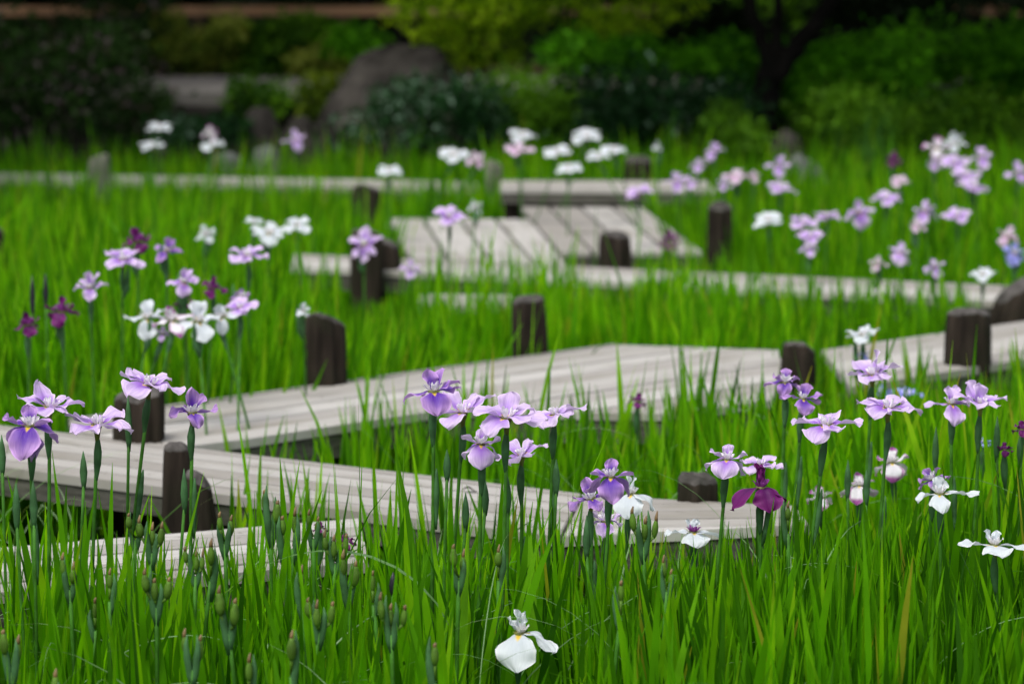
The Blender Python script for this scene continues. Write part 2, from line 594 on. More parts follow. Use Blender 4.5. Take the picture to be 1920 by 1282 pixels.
# main near board running from the left edge to the centre
bf, bn = (-0.903, 7.78), (-0.606, 7.0)
P2 = [(-2.30, 8.16), (0.104, 6.515), (0.20, 7.05), (-2.30, 8.74)]
P2 = [(-2.00, 7.93), (0.104, 6.52), (0.165, 7.06), (-2.00, 8.54)]
deck(P2, 0.40, -34.2, 0.092, 0.010, 'long grey plank boardwalk running from the left edge down to the centre', [(P2[0], P2[1])], fh=0.048,
     legs=[(-1.5, 7.7), (-0.7, 7.15), (0.02, 6.65), (-0.3, 7.3)])
P3 = [(0.113, 6.515), (0.675, 6.66), (0.665, 6.90), (0.172, 7.055)]
deck(P3, 0.40, 4, 0.10, 0.010, 'short boardwalk end below the dark hollow log, right of centre', [(P3[0], P3[1])], legs=[(0.6, 6.75), (0.2, 6.65)])
# diagonal boards of the middle
P4 = wp([(215, 838), (330, 852), (403, 835), (601, 800), (826, 766)]) + [(0.83, 9.45), (0.881, 9.78)] + wp([(1150, 645), (697, 714), (312, 761), (107, 795)])
P4 = [(-1.20, 8.06), (-0.86, 7.765), (-0.70, 7.90), (0.865, 9.55), (0.881, 9.78), (0.337, 9.93), (-1.24, 8.26)]
deck(P4, 0.40, 46.6, 0.125, 0.009, 'long pale diagonal boardwalk rising from the left to the middle, between three dark log posts', [(P4[1], P4[2]), (P4[2], (-0.21, 8.42))],
     legs=[(-0.75, 8.0), (0.3, 9.75), (-0.3, 8.9)])
P5 = [(-0.20, 8.43), (0.458, 8.363), (0.76, 8.62), (0.872, 9.55)]
deck(P5, 0.40, 46.6, 0.125, 0.009, 'wide pale plank boardwalk in the middle with its cut end facing the camera', [(P5[0], P5[1]), (P5[1], P5[2])], legs=[(0.45, 8.5), (0.78, 9.2), (0.0, 8.55)])
P6 = [(1.02, 8.90), (2.60, 10.50), (2.60, 11.38), (1.02, 9.79)]
deck(P6, 0.40, 45.3, 0.125, 0.006, 'diagonal boardwalk leaving the picture at the right behind the square log post', [(P6[0], P6[1])], legs=[(1.2, 9.35), (2.2, 10.4)])
# long lateral board
P7 = [(-0.94, 12.52), (2.9, 10.70), (2.9, 11.36), (-1.0, 12.86)]
P7 = [(-0.93, 12.54), (2.60, 10.83), (2.60, 11.50), (0.236, 12.58), (-0.96, 13.12)]
deck(P7, 0.40, -25.3, 0.16, 0.008, 'long narrow boardwalk crossing the picture half way up to the right edge', [(P7[0], P7[1])], legs=[(-0.4, 12.5), (0.6, 11.95), (1.8, 11.4), (2.3, 11.1)])
P8 = wp([(815, 511), (1048, 492), (973, 411), (720, 408)])
P8 = [(-0.44, 12.95), (0.225, 12.66), (0.085, 14.9), (-0.64, 14.96)]
deck(P8, 0.402, 94.6, 0.178, 0.020, 'pale slab boardwalk pointing away from the camera, left one of the centre pair', [], legs=[(-0.5, 14.7), (0.0, 13.0)])
P9 = [(0.215, 13.18), (0.84, 13.2), (0.66, 16.0), (0.02, 16.1)]
deck(P9, 0.402, 93.8, 0.166, 0.020, 'pale slab boardwalk pointing away from the camera, farther one of the centre pair', [(P9[0], P9[1])], fh=0.09, legs=[(0.28, 13.3), (0.78, 13.35), (0.6, 15.6)])
P10 = [(-0.06, 15.66), (1.06, 15.60), (1.06, 16.22), (-0.06, 16.25)]
deck(P10, 0.50, 0, 0.15, 0.008, 'raised grey boardwalk lying across the far end of the slab boardwalks', [((-0.06, 15.66), (1.06, 15.60))], fh=0.05, legs=[(0.0, 15.75), (0.9, 15.72), (0.98, 16.1)])
P11 = [(-4.6, 17.9), (-0.20, 16.95), (-0.20, 17.55), (-4.6, 18.75)]
deck(P11, 0.40, -13, 0.15, 0.008, 'farthest boardwalk, at the upper left beneath the white irises', [(P11[0], P11[1])], legs=[(-3, 17.7), (-1.5, 17.4), (-0.4, 17.2)])
P12 = [(-0.36, 11.20), (0.0, 11.24), (0.02, 11.62), (-0.36, 11.66)]
deck(P12, 0.38, 3, 0.12, 0.008, 'short stub of boardwalk buried in leaves in front of the slab boardwalk', [], legs=[(-0.15, 11.4)])


g = at(882, 921, z=0.402)
v, f = [], []
for i in range(7):
    t = i / 6
    for u in (-1, 0, 1):
        v.append(((t - .5) * .035, u * .008 * math.sin(math.pi * min(1, t + .08)), .003 + .006 * math.sin(t * 5) + .003 * abs(u)))
for i in range(6):
    for j in range(2):
        f.append((i * 3 + j, i * 3 + j + 1, i * 3 + j + 4, i * 3 + j + 3))
tag(link_mesh('dry_leaf', v, f, M['log'], loc=(g.x, g.y, 0.402)), 'dark curled scrap of leaf lying on the long near boardwalk', 'fallen leaf')

# ------------------------------------------------------------------ log posts
def log(px, topy, d, wpx, label, lean=None, cut=None, flare=1.1, mt=('log', 'logtop'), bulge=None, name='log_post', dome=0.22, hollow=0):
    lean = (rnd.uniform(-.015, .015), rnd.uniform(-.02, .02)) if lean is None else lean
    cut = (rnd.uniform(-.35, .35), rnd.uniform(-.3, .1)) if cut is None else cut
    g = at(px, topy, d=d)
    r = wpx / F_PX * d / 2
    n, seg = 12, 40
    H = g.z
    ph = [rnd.uniform(0, 6.28) for _ in range(4)]
    V, Fc, mi = [], [], []
    z0 = -0.12
    for i in range(n + 1):
        t = i / n
        z = z0 + (H - z0) * t
        rr = r * (flare + (1 - flare) * t) * (0.95 if i == n else 1)
        for k in range(seg):
            a = 2 * math.pi * k / seg
            w_ = 1 + 0.09 * math.sin(2 * a + ph[0] + 1.3 * t) + 0.06 * math.sin(3 * a + ph[1] + t) + 0.03 * math.sin(9 * t + ph[3]) - 0.16 * max(0, math.sin(2.0 * a + ph[2] + .3 * t)) ** 14 + 0.05 * math.sin(5 * a + 4 * t + ph[0]) + 0.045 * math.sin(7 * a + ph[2] + 2 * t) + 0.03 * math.sin(13 * a + ph[3]) + 0.02 * math.sin(19 * a + ph[1] + t)
            if bulge and t < bulge[1]:
                w_ *= 1 + bulge[2] * max(0, math.cos(a - bulge[0])) ** 2 * math.sin(math.pi * min(1, (bulge[1] - t) / 0.35) / 2)
            x, y = math.cos(a) * rr * w_ + lean[0] * t, math.sin(a) * rr * w_ + lean[1] * t
            zz = z + (cut[0] * math.cos(a) * r + cut[1] * math.sin(a) * r) * t + (0.10 * r * (math.sin(3 * a + ph[2]) * .5 + math.sin(8 * a + ph[1]) * .35 + math.sin(15 * a + ph[0]) * .25) - .06 * r if i == n else 0)
            V.append((x, y, zz))
    for i in range(n):
        for k in range(seg):
            a, b = i * seg + k, i * seg + (k + 1) % seg
            Fc.append((a, b, b + seg, a + seg))
            mi.append(0)
    last = n * seg
    for fr, dz in ((0.93, 0.006), (0.6, 0.008), (0.25, 0.006)):
        o = len(V)
        for k in range(seg):
            p = V[n * seg + k]
            cx, cy = lean
            V.append((cx + (p[0] - cx) * fr, cy + (p[1] - cy) * fr, H + (p[2] - H) * fr + dz + dome * r * (1 - fr * fr) - hollow * r * (1 - fr)))
        for k in range(seg):
            Fc.append((last + k, last + (k + 1) % seg, o + (k + 1) % seg, o + k))
            mi.append(1)
        last = o
    Fc.append(tuple(last + k for k in range(seg)))
    mi.append(1)
    o = link_mesh(name, V, Fc, [M[mt[0]], M[mt[1]]], loc=(g.x - lean[0], g.y - lean[1], 0), midx=mi)
    tag(o, label, 'log post', 'log posts beside the boardwalks')
    return o


log(262, 740, 7.88, 92, 'dark square-topped log post at the left where two boardwalks meet', cut=(0.15, 0.1), flare=1.0)
log(333, 842, 7.02, 58, 'slim dark log post standing in front of the near boardwalk at the left', flare=1.2, dome=0.35)
log(372, 902, 6.90, 54, 'short dark log leaning against the slim post at the near boardwalk', lean=(-0.07, 0.0), cut=(-0.5, 0), flare=1.3, dome=0.5)
log(611, 603, 8.98, 74, 'dark log post with pale sloping top behind the diagonal boardwalk, left of centre', cut=(-0.25, -0.35), flare=1.06, lean=(-0.006, 0))
log(990, 563, 9.72, 62, 'dark leaning log post behind the diagonal boardwalk in the centre', lean=(-0.02, 0), cut=(0.1, 0), flare=1.15)
log(1497, 652, 9.36, 66, 'dark log post in the gap at the right end of the wide boardwalk', flare=1.05)
log(1817, 588, 9.42, 78, 'tall grey brown square log post in front of the right-hand boardwalk', flare=1.02, cut=(0, -0.1))
log(1350, 390, 13.3, 45, 'round topped dark log post right of the slab boardwalks', dome=0.5)
log(1155, 442, 12.78, 52, 'squat dark log post at the front end of the right slab boardwalk', dome=0.3, flare=1.1)
log(1196, 300, 16.45, 50, 'dark log post behind the raised far boardwalk', cut=(0, 0.1))
log(687, 356, 14.3, 52, 'grey brown log post at the far left corner of the slab boardwalk', mt=('log', 'logtop'), flare=1.15)
log(690, 440, 12.28, 56, 'tall dark log post at the lateral boardwalk end behind the big lilac iris', flare=1.05)
log(722, 455, 12.45, 52, 'log leaning against the tall post behind the big lilac iris', lean=(-0.09, 0), flare=1.2)
log(1306, 897, 6.99, 74, 'black weathered log post with a hollow, behind the near boardwalk end', hollow=0.25, cut=(-0.1, 0.15), flare=1.02)
log(187, 297, 17.2, 36, 'mossy grey log post at the upper left in front of the farthest boardwalk', mt=('mosslog', 'mosslog'))
log(299, 282, 18.9, 33, 'dark log post at the upper left under two white irises', flare=1.05)
log(927, 308, 16.6, 28, 'small grey log post left of the raised far boardwalk', mt=('mosslog', 'mosslog'))
log(-8, 432, 12.0, 36, 'dark log post cut off by the left edge of the picture', flare=1.1)
lg = log(1905, 545, 11.05, 78, 'thick dark log leaning on the lateral boardwalk at the right edge', lean=(0.10, 0.0), cut=(0.55, 0), flare=1.25, dome=0.4)


# ------------------------------------------------------------------ rocks
def rock(px, topy, d, wpx, depth, label, mt='rock', base=None, seed=0, peak=0.0, flat=0.0, name='boulder'):
    g = at(px, topy, d=d)
    zb = (gz(g.x, g.y) if base is None else base) - 0.08
    rx, H = wpx / F_PX * d / 2, g.z - zb
    r_ = random.Random(seed)
    dirs = [(Vector((r_.uniform(-1, 1), r_.uniform(-1, 1), r_.uniform(-0.2, 1))).normalized(), r_.uniform(0.80, 0.97)) for _ in range(12)]
    V, Fc = [], []
    nu, nv = 26, 14
    for j in range(nv + 1):
        th = (math.pi / 2) * j / nv
        for i in range(nu):
            a = 2 * math.pi * i / nu
            ct, st = math.cos(th) ** 0.62, math.sin(th) ** 0.8
            p = Vector((math.cos(a) * ct, math.sin(a) * ct, st))
            s = 1.0
            for dn, dd in dirs:
                t = p.dot(dn)
                if t > dd:
                    s = min(s, dd / t)
            p = p * s
            p += Vector((1, 1, 1)) * 0.02 * math.sin(9 * p.x + seed) * math.sin(8 * p.y + 1)
            V.append((p.x * rx * 1.04 + peak * rx * p.z, p.y * depth, max(-0.02, p.z) * H / max(0.75, 1 - flat)))
    for j in range(nv):
        for i in range(nu):
            a, b = j * nu + i, j * nu + (i + 1) % nu
            Fc.append((a, b, b + nu, a + nu))
    zm = max(q[2] for q in V)
    V = [(q[0], q[1], q[2] * H / zm) for q in V]
    o = link_mesh(name, V, Fc, M[mt], loc=(g.x, g.y, zb))
    return tag(o, label, 'rock', 'rocks along the back of the iris bed')


rock(752, 84, 20.5, 370, 0.55, 'largest brown boulder, peaked, at the back left of centre under the yellow-green tree', seed=3, peak=0.12)
rock(495, 200, 20.4, 105, 0.3, 'small dark rounded boulder at the back, leftmost of the row left of the big boulder', seed=5)
rock(567, 218, 20.0, 120, 0.3, 'dark boulder behind the pinkish iris at the back, between two smaller ones', seed=8)
rock(630, 245, 19.7, 90, 0.2, 'low dark boulder at the left foot of the biggest boulder', seed=11)
rock(500, 272, 18.6, 120, 0.35, 'pale grey green stone in the leaves at the back left', 'rockgrey', seed=14)
rock(425, 284, 18.8, 90, 0.25, 'small pale stone left of the pale grey green stone', 'rockgrey', seed=15)
rock(1472, 242, 18.6, 92, 0.3, 'dark blocky rock at the foot of the forked tree', seed=21)
rock(1525, 287, 17.9, 130, 0.35, 'smooth grey boulder in front of the dark blocky rock at the right', 'rockgrey', seed=23, peak=-0.15)
rock(870, 255, 19.4, 150, 0.25, 'low dark boulder at the right foot of the biggest boulder', seed=27)
rock(1235, 300, 18.2, 90, 0.2, 'low dark rock behind the white iris bud', seed=29)
rock(1640, 300, 18.4, 110, 0.2, 'low dark rock among the reeds at the right back', seed=31)


# ------------------------------------------------------------------ railing
rl = empty('railing', (0, 26.2, gz(0, 26.2)))
tag(rl, 'long brown wooden railing behind the path at the top of the picture', 'railing')
zr = at(400, 21, d=26.2).z - rl.location.z
v, f = box((0, 0, zr), (14, 0.07, 0.085))
link_mesh('top_rail', v, f, M['rail'], parent=rl, smooth=False)
v, f = box((0, 0, zr - 0.5), (14, 0.04, 0.05))
link_mesh('lower_rail', v, f, M['railpost'], parent=rl, smooth=False)
for i in range(-5, 6):
    v, f = box((-1.475 + i * 1.26, 0.005, (zr - 0.045) / 2), (0.09, 0.062, zr - 0.05))
    link_mesh('rail_post', v, f, M['railpost'], parent=rl, smooth=False)


# ------------------------------------------------------------------ shrubs, trees
def leaves(centers, radii, n, size, seed, aspect=0.5, droop=0.3):
    """n rhombic leaf blades spread through several clumps; returns V, Q, rnd"""
    r_ = np.random.RandomState(seed)
    k = len(centers)
    vol = np.array([a * b * c for a, b, c in radii]) ** 0.75
    pick = r_.choice(k, n, p=vol / vol.sum())
    c = np.array(centers)[pick]
    rr = np.array(radii)[pick]
    u = r_.normal(size=(n, 3))
    u /= np.linalg.norm(u, axis=1)[:, None]
    rad_ = r_.uniform(0.25, 1.0, n) ** 0.45 * (1 + 0.24 * r_.normal(size=n))
    p = c + u * rad_[:, None] * rr
    d = u * 0.7 + r_.normal(size=(n, 3)) * 0.6
    d[:, 2] -= droop
    d /= np.linalg.norm(d, axis=1)[:, None]
    s = r_.normal(size=(n, 3))
    s -= (s * d).sum(1)[:, None] * d
    s /= np.linalg.norm(s, axis=1)[:, None]
    L = size * r_.uniform(0.6, 1.3, n)
    W = L * aspect
    V = np.stack([p, p + d * (L * .45)[:, None] + s * (W / 2)[:, None], p + d * L[:, None], p + d * (L * .45)[:, None] - s * (W / 2)[:, None]], 1)
    Q = np.arange(n * 4).reshape(n, 4)
    clump = r_.uniform(-0.38, 0.38, k)[pick]
    rv = np.clip(r_.uniform(0, 1, n) * 0.7 + 0.15 + clump, 0, 1)
    hi = r_.uniform(0, 1, n) > 0.97
    rv[hi] = 1
    return V.reshape(-1, 3), Q, np.repeat(rv, 4)


def clumps(px0, px1, py0, py1, d, n, r, seed, dd=0.35, over=0.1):
    r_ = random.Random(seed)
    cs, rs = [], []
    for _ in range(n):
        g = at(r_.uniform(px0, px1), r_.uniform(py0, py1), d=d + r_.uniform(-dd, dd))
        q = r * r_.uniform(0.6, 1.25)
        cs.append(tuple(g))
        rs.append((q * 1.1, q, q * 0.8))
    return cs, rs


def shrub(px0, px1, py0, py1, d, ncl, r, n, size, kind, label, seed, aspect=0.5, cat='shrub', group='shrubs on the bank at the back', name='shrub', dd=0.35):
    cs, rs = clumps(px0, px1, py0, py1, d, ncl, r, seed, dd)
    bx = at((px0 + px1) / 2, py1, d=d)
    base = Vector((bx.x, d, gz(bx.x, d)))
    root = empty(name, base)
    tag(root, label, cat, group)
    V, Q, R = leaves(cs, rs, n, size, seed, aspect)
    V = V[:, :] - np.array(base)[None, :]
    V[:, 2] = np.maximum(V[:, 2], 0.01)
    big_mesh('foliage', V, Q, FO[kind], {'rnd': R}, root)
    parts = []
    r_ = random.Random(seed + 1)
    for c in cs[:10]:
        p = Vector(c) - base
        q = Vector((r_.uniform(-.08, .08) + p.x * 0.35, r_.uniform(-.08, .08), -0.05))
        m = (p + q) / 2 + Vector((r_.uniform(-.05, .05), 0, 0.05))
        parts.append(tube([q, m, p], [0.014, 0.010, 0.005], 5))
    v, f = merge(parts)
    link_mesh('stems', v, f, M['bark'], parent=root)
    return root


shrub(-160, 250, 60, 255, 19.9, 34, 0.20, 6500, 0.060, 'dark', 'big dark bush at the left back with small mauve flecks', 101, 0.55)
shrub(285, 440, 35, 140, 25.4, 22, 0.13, 2300, 0.075, 'cream', 'loose pale leaved shrub above the path at the upper left', 102, 0.45)
shrub(400, 600, 55, 142, 25.5, 30, 0.16, 4200, 0.085, 'mid', 'green shrub above the path right of the pale leaved shrub', 103)
shrub(545, 665, 80, 135, 25.3, 11, 0.10, 900, 0.095, 'cream', 'creamy yellow leaved sprig left of the biggest boulder', 104, 0.4)
shrub(560, 640, 150, 225, 20.7, 13, 0.09, 900, 0.075, 'olive', 'low yellow green shrub hanging beside the path edge', 105)
shrub(215, 300, 165, 260, 20.8, 12, 0.14, 1500, 0.06, 'dark', 'small dark bush at the left end of the stone wall', 118)
shrub(430, 530, 165, 215, 21.1, 12, 0.10, 1200, 0.065, 'mid', 'green shrub hanging over the stone wall in front of the path', 119)
shrub(640, 730, 60, 130, 25.4, 10, 0.14, 1300, 0.08, 'bright', 'green shrub behind the path left of the maple', 120)
shrub(300, 460, 225, 262, 19.9, 12, 0.09, 1200, 0.055, 'painted_gloss', 'flat dark plant at the foot of the stone wall', 121)
shrub(120, 300, 10, 150, 25.4, 20, 0.22, 3200, 0.07, 'dark', 'dark bush under the railing behind the big left bush', 106)
shrub(890, 1060, 150, 290, 19.6, 20, 0.20, 3600, 0.055, 'mid', 'dull green shrub right of the biggest boulder', 107, 0.5)
shrub(650, 920, 160, 290, 19.3, 30, 0.15, 3600, 0.055, 'painted_gloss', 'dark low shrub growing against the biggest boulder', 108)
shrub(1060, 1400, 160, 290, 19.5, 34, 0.20, 6000, 0.065, 'painted_gloss', 'dark glossy shrub left of the forked tree', 109, 0.45)
shrub(1030, 1410, 95, 130, 20.6, 26, 0.15, 4200, 0.07, 'bright', 'bright green hedge plant behind the dark glossy shrub', 110)
shrub(1500, 1710, 95, 190, 20.3, 26, 0.19, 4600, 0.065, 'bright', 'bright green bush right of the forked tree', 111)
shrub(1700, 2080, 80, 190, 20.7, 34, 0.22, 6000, 0.07, 'bright', 'tall bright green bush at the right edge', 112)
shrub(1500, 1960, 205, 320, 19.3, 40, 0.18, 6500, 0.06, 'mid', 'lower dull green shrub behind the right-hand iris group', 113)
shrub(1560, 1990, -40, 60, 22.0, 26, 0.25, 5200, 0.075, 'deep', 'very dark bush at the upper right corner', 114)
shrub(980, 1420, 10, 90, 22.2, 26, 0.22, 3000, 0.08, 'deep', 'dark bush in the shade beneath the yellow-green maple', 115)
shrub(1390, 1540, 90, 190, 20.9, 20, 0.13, 2800, 0.07, 'bright', 'bright green bush seen through the fork of the dark tree', 122)
shrub(1290, 1600, -10, 75, 24.6, 26, 0.16, 2600, 0.10, 'mid', 'loose green shrub behind the railing beyond the forked tree', 123)
shrub(1330, 1420, 210, 270, 19.0, 10, 0.12, 1300, 0.05, 'mid', 'small green tuft at the left foot of the forked tree', 117)


def limb_path(pts, r0, r1, seg=10, wob=0.02, seed=0):
    r_ = random.Random(seed)
    P_, R_ = [], []
    n = len(pts) - 1
    for i in range(n):
        for k in range(6):
            t = k / 6
            p = Vector(pts[i]).lerp(Vector(pts[i + 1]), t)
            p += Vector((r_.uniform(-wob, wob), r_.uniform(-wob, wob), 0))
            P_.append(p)
            R_.append(r0 + (r1 - r0) * (i + t) / n)
    P_.append(Vector(pts[-1]))
    R_.append(r1)
    return tube(P_, R_, seg)


def tree(base, limbs, crown_c, crown_r, n, size, kind, label, seed, group=None, name='tree', r0=0.12):
    root = empty(name, base)
    tag(root, label, 'tree', group)
    parts = [limb_path([Vector(p) for p in l[0]], l[1], l[2], seed=seed + i) for i, l in enumerate(limbs)]
    v, f = merge(parts)
    link_mesh('trunk', v, f, M['bark'], parent=root)
    V, Q, R = leaves(crown_c, crown_r, n, size, seed, 0.55)
    big_mesh('crown', V, Q, FO[kind], {'rnd': R}, root)
    return root


# forked dark tree of the right half
b = at(1425, 262, d=19.6)
base = Vector((b.x, 19.6, gz(b.x, 19.6) - 0.03))


def rel(px, py, d=19.6):
    return at(px, py, d=d) - base


r_ = random.Random(50)
cc, cr_ = [], []
for _ in range(46):
    a, q = r_.uniform(0, 6.28), r_.uniform(0, 2.6)
    cc.append((math.cos(a) * q + 0.2, math.sin(a) * q, r_.uniform(2.3, 4.2) - q * 0.2))
    s = r_.uniform(0.35, 0.7)
    cr_.append((s * 1.2, s * 1.2, s * 0.6))
tree(base, [
    ([(0, 0, 0), rel(1432, 200), rel(1445, 140), rel(1452, 95)], 0.10, 0.075),
    ([rel(1440, 150), rel(1425, 60), rel(1395, -20), rel(1360, -160), rel(1280, -420)], 0.055, 0.025),
    ([rel(1450, 105), rel(1455, 40), rel(1470, -40), rel(1475, -300)], 0.045, 0.025),
    ([rel(1440, 155), rel(1500, 80), rel(1560, 5), rel(1640, -120), rel(1760, -380)], 0.075, 0.03),
    ([rel(1500, 80), rel(1570, 62), rel(1620, 50)], 0.02, 0.01),
], cc, cr_, 9000, 0.19, 'deep', 'dark forked tree with a bare trunk at the right back', 51)

# yellow-green maple of the middle
b2 = at(905, 240, d=20.9)
base2 = Vector((b2.x, 20.9, gz(b2.x, 20.9) - 0.03))


def rel2(px, py, d=20.9):
    return at(px, py, d=d) - base2


cc, cr_ = [], []
r_ = random.Random(61)
for _ in range(34):
    g = rel2(r_.uniform(770, 960), r_.uniform(-60, 110), 20.9 + r_.uniform(-.5, .4))
    s = r_.uniform(0.10, 0.20)
    cc.append(tuple(g))
    cr_.append((s * 1.3, s * 1.2, s * 0.6))
for _ in range(30):
    g = rel2(r_.uniform(960, 1290), r_.uniform(-90, 60), 20.9 + r_.uniform(-.5, .4))
    s = r_.uniform(0.10, 0.18)
    cc.append(tuple(g))
    cr_.append((s * 1.4, s * 1.2, s * 0.55))
for _ in range(40):
    g = rel2(r_.uniform(700, 1330), r_.uniform(-420, -60), 21.1 + r_.uniform(-.7, .7))
    s = r_.uniform(0.18, 0.3)
    cc.append(tuple(g))
    cr_.append((s * 1.4, s * 1.2, s * 0.55))
tree(base2, [
    ([(0, 0, 0), rel2(900, 150), rel2(880, 40), rel2(900, -120)], 0.05, 0.03),
    ([rel2(895, 120), rel2(830, 60), rel2(780, 20)], 0.02, 0.008),
    ([rel2(880, 40), rel2(1000, -20), rel2(1150, -40), rel2(1270, -30)], 0.025, 0.008),
], cc, cr_, 15000, 0.065, 'yellow', 'yellow-green maple with layered leaves at the top centre', 62, name='maple_tree')

# shade trees of the grove behind and over the bank (crowns above the picture, trunks partly in view)
spots = [(-7.5, 20.6, 'left of the grove'), (-4.3, 23.9, 'behind the left bush'), (-1.2, 27.4, 'behind the railing at the top left'), (2.6, 24.6, 'behind the forked tree'),
         (5.0, 20.4, 'right of the grove'), (5.9, 25.8, 'behind the upper right corner'), (-6.4, 28.0, 'far left behind the railing'), (1.1, 29.5, 'in the dark behind the maple'),
         (-5.2, 17.6, 'added out of view beside the far end of the bed at the left'), (5.2, 17.6, 'added out of view beside the far end of the bed at the right')]  # this last pair stands out of view, added to deepen the shade on the bank
for i, (tx, ty, where) in enumerate(spots):
    r_ = random.Random(300 + i)
    cc, cr_ = [], []
    for _ in range(26):
        a, q = r_.uniform(0, 6.28), r_.uniform(0, 2.9)
        cc.append((math.cos(a) * q * 1.15, math.sin(a) * q * 1.15, r_.uniform(2.7, 5.4)))
        s = r_.uniform(0.6, 1.0)
        cr_.append((s * 1.25, s * 1.25, s * 0.7))
    tree((tx, ty, gz(tx, ty) - 0.03), [
        ([(0, 0, 0), (r_.uniform(-.1, .1), 0, 1.5), (r_.uniform(-.2, .2), 0.1, 3.2), (0, 0, 4.8)], 0.14, 0.05),
        ([(0, 0, 2.2), (0.7, 0.2, 3.2), (1.5, 0.3, 4.0)], 0.06, 0.02),
        ([(0, 0, 2.4), (-0.8, -0.2, 3.3), (-1.6, -0.4, 4.1)], 0.06, 0.02)],
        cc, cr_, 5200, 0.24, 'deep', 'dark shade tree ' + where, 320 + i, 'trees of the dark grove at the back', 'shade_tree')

# the black wood behind the railing: one mass
cc, cr_ = [], []
r_ = random.Random(400)
for _ in range(150):
    cc.append((r_.uniform(-15, 15), r_.uniform(30, 33), r_.uniform(0.8, 7.5)))
    s = r_.uniform(0.8, 1.5)
    cr_.append((s * 1.2, s, s))
V, Q, R = leaves(cc, cr_, 26000, 0.42, 401, 0.6)
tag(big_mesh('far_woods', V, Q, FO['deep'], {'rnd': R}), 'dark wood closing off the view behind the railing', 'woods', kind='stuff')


# ------------------------------------------------------------------ leaves of the iris bed
def blades(name, base, H, W, lean_az, lean, curl, face_az, r, material, seg=6, droop=None, label=None, wpow=0.9):
    """strap leaves, one tapering strip each"""
    n = len(base)
    t = np.linspace(0, 1, seg + 1)[None, :]
    lx, ly = np.cos(lean_az), np.sin(lean_az)
    # arc length parametrised: angle from vertical grows along the blade
    ang = lean[:, None] + curl[:, None] * t ** 2
    ds = (H / seg)[:, None]
    dx = np.sin(ang) * ds
    dz = np.cos(ang) * ds
    X = np.concatenate([np.zeros((n, 1)), np.cumsum((dx[:, 1:] + dx[:, :-1]) / 2, 1)], 1)
    Z = np.concatenate([np.zeros((n, 1)), np.cumsum((dz[:, 1:] + dz[:, :-1]) / 2, 1)], 1)
    c = np.stack([base[:, 0:1] + X * lx[:, None], base[:, 1:2] + X * ly[:, None], base[:, 2:3] + Z], 2)
    prof = np.interp(t, [0, .35, .7, .88, 1], [0.75, 1, .85, .5, .04])
    fx, fy = np.cos(face_az), np.sin(face_az)
    twist = face_az[:, None] + (nr.uniform(-0.5, 0.5, n))[:, None] * t
    wv = np.stack([np.cos(twist), np.sin(twist), np.zeros_like(twist)], 2) * (W[:, None] * prof / 2)[:, :, None]
    V = np.stack([c - wv, c + wv], 2)          # n, seg+1, 2, 3
    V = V.reshape(n, (seg + 1) * 2, 3)
    q = []
    for i in range(seg):
        q.append([2 * i, 2 * i + 1, 2 * i + 3, 2 * i + 2])
    Q = (np.array(q)[None] + (np.arange(n) * (seg + 1) * 2)[:, None, None]).reshape(-1, 4)
    T = np.repeat(np.repeat(t, n, 0), 2, axis=1).reshape(n, -1)
    Rr = np.repeat(r[:, None], (seg + 1) * 2, 1)
    o = big_mesh(name, V.reshape(-1, 3), Q, material, {'rnd': Rr.ravel(), 't': T.ravel()})
    return tag(o, label, 'leaves', kind='stuff')


def inside(pts, poly, grow=0.0):
    """mask of points inside a convex counter-clockwise polygon grown by grow metres"""
    m = np.ones(len(pts), bool)
    k = len(poly)
    area = sum(poly[i][0] * poly[(i + 1) % k][1] - poly[(i + 1) % k][0] * poly[i][1] for i in range(k))
    sg = 1 if area > 0 else -1
    for i in range(k):
        a, b = poly[i], poly[(i + 1) % k]
        ex, ey = b[0] - a[0], b[1] - a[1]
        L = math.hypot(ex, ey) or 1
        m &= sg * (ex * (pts[:, 1] - a[1]) - ey * (pts[:, 0] - a[0])) / L > -grow
    return m


def scatter(dens, d0, d1, margin=0.8, grow=0.02, xl=None, xr=None):
    """random points in the wedge in front of the camera between d0 and d1, off the decks"""
    hw = lambda y: 0.1715 * y + margin
    A = (hw(d0) + hw(d1)) * (d1 - d0)
    n = int(A * dens)
    y = nr.uniform(d0, d1, n * 2)
    x = nr.uniform(-1, 1, n * 2) * hw(d1)
    k = np.abs(x) < hw(y)
    if xl is not None:
        k &= x > xl
    if xr is not None:
        k &= x < xr
    p = np.stack([x[k], y[k]], 1)[:n]
    keep = np.ones(len(p), bool)
    for poly in DECKS:
        keep &= ~inside(p, poly, grow)
    return p[keep]


def vnoise(x, y, s, seed):
    r_ = np.random.RandomState(seed)
    out = 0
    for _ in range(5):
        a, b, c = r_.uniform(0.5, 1.6) * s, r_.uniform(0, 6.28), r_.uniform(0, 6.28)
        out = out + np.sin(a * (x * math.cos(b) + y * math.sin(b)) + c)
    return out / 5


# where a flower or post shows between the leaves, the leaves in front of it stay lower: (pixel column, half width, row, distance)
OPEN = [(990, 62, 1250, 5.3), (1868, 85, 1062, 5.6), (1765, 55, 946, 5.95), (1140, 45, 1000, 5.7), (1185, 30, 960, 6.1), (1425, 62, 950, 5.6),
        (1365, 40, 895, 5.8), (1306, 45, 955, 6.95), (902, 36, 880, 5.65), (980, 40, 880, 5.7), (1675, 24, 890, 6.6), (1615, 25, 925, 6.6),
        (1540, 60, 830, 5.7), (1500, 34, 760, 6.4), (1820, 80, 800, 6.2), (1195, 26, 785, 7.9), (1497, 30, 690, 9.3), (1817, 38, 670, 9.4), (955, 90, 860, 5.7),
        (688, 26, 540, 12.3), (712, 24, 510, 12.4), (1155, 26, 490, 12.8), (1350, 24, 430, 13.3), (1905, 40, 590, 11.0), (325, 90, 250, 19), (345, 40, 960, 7.0)]


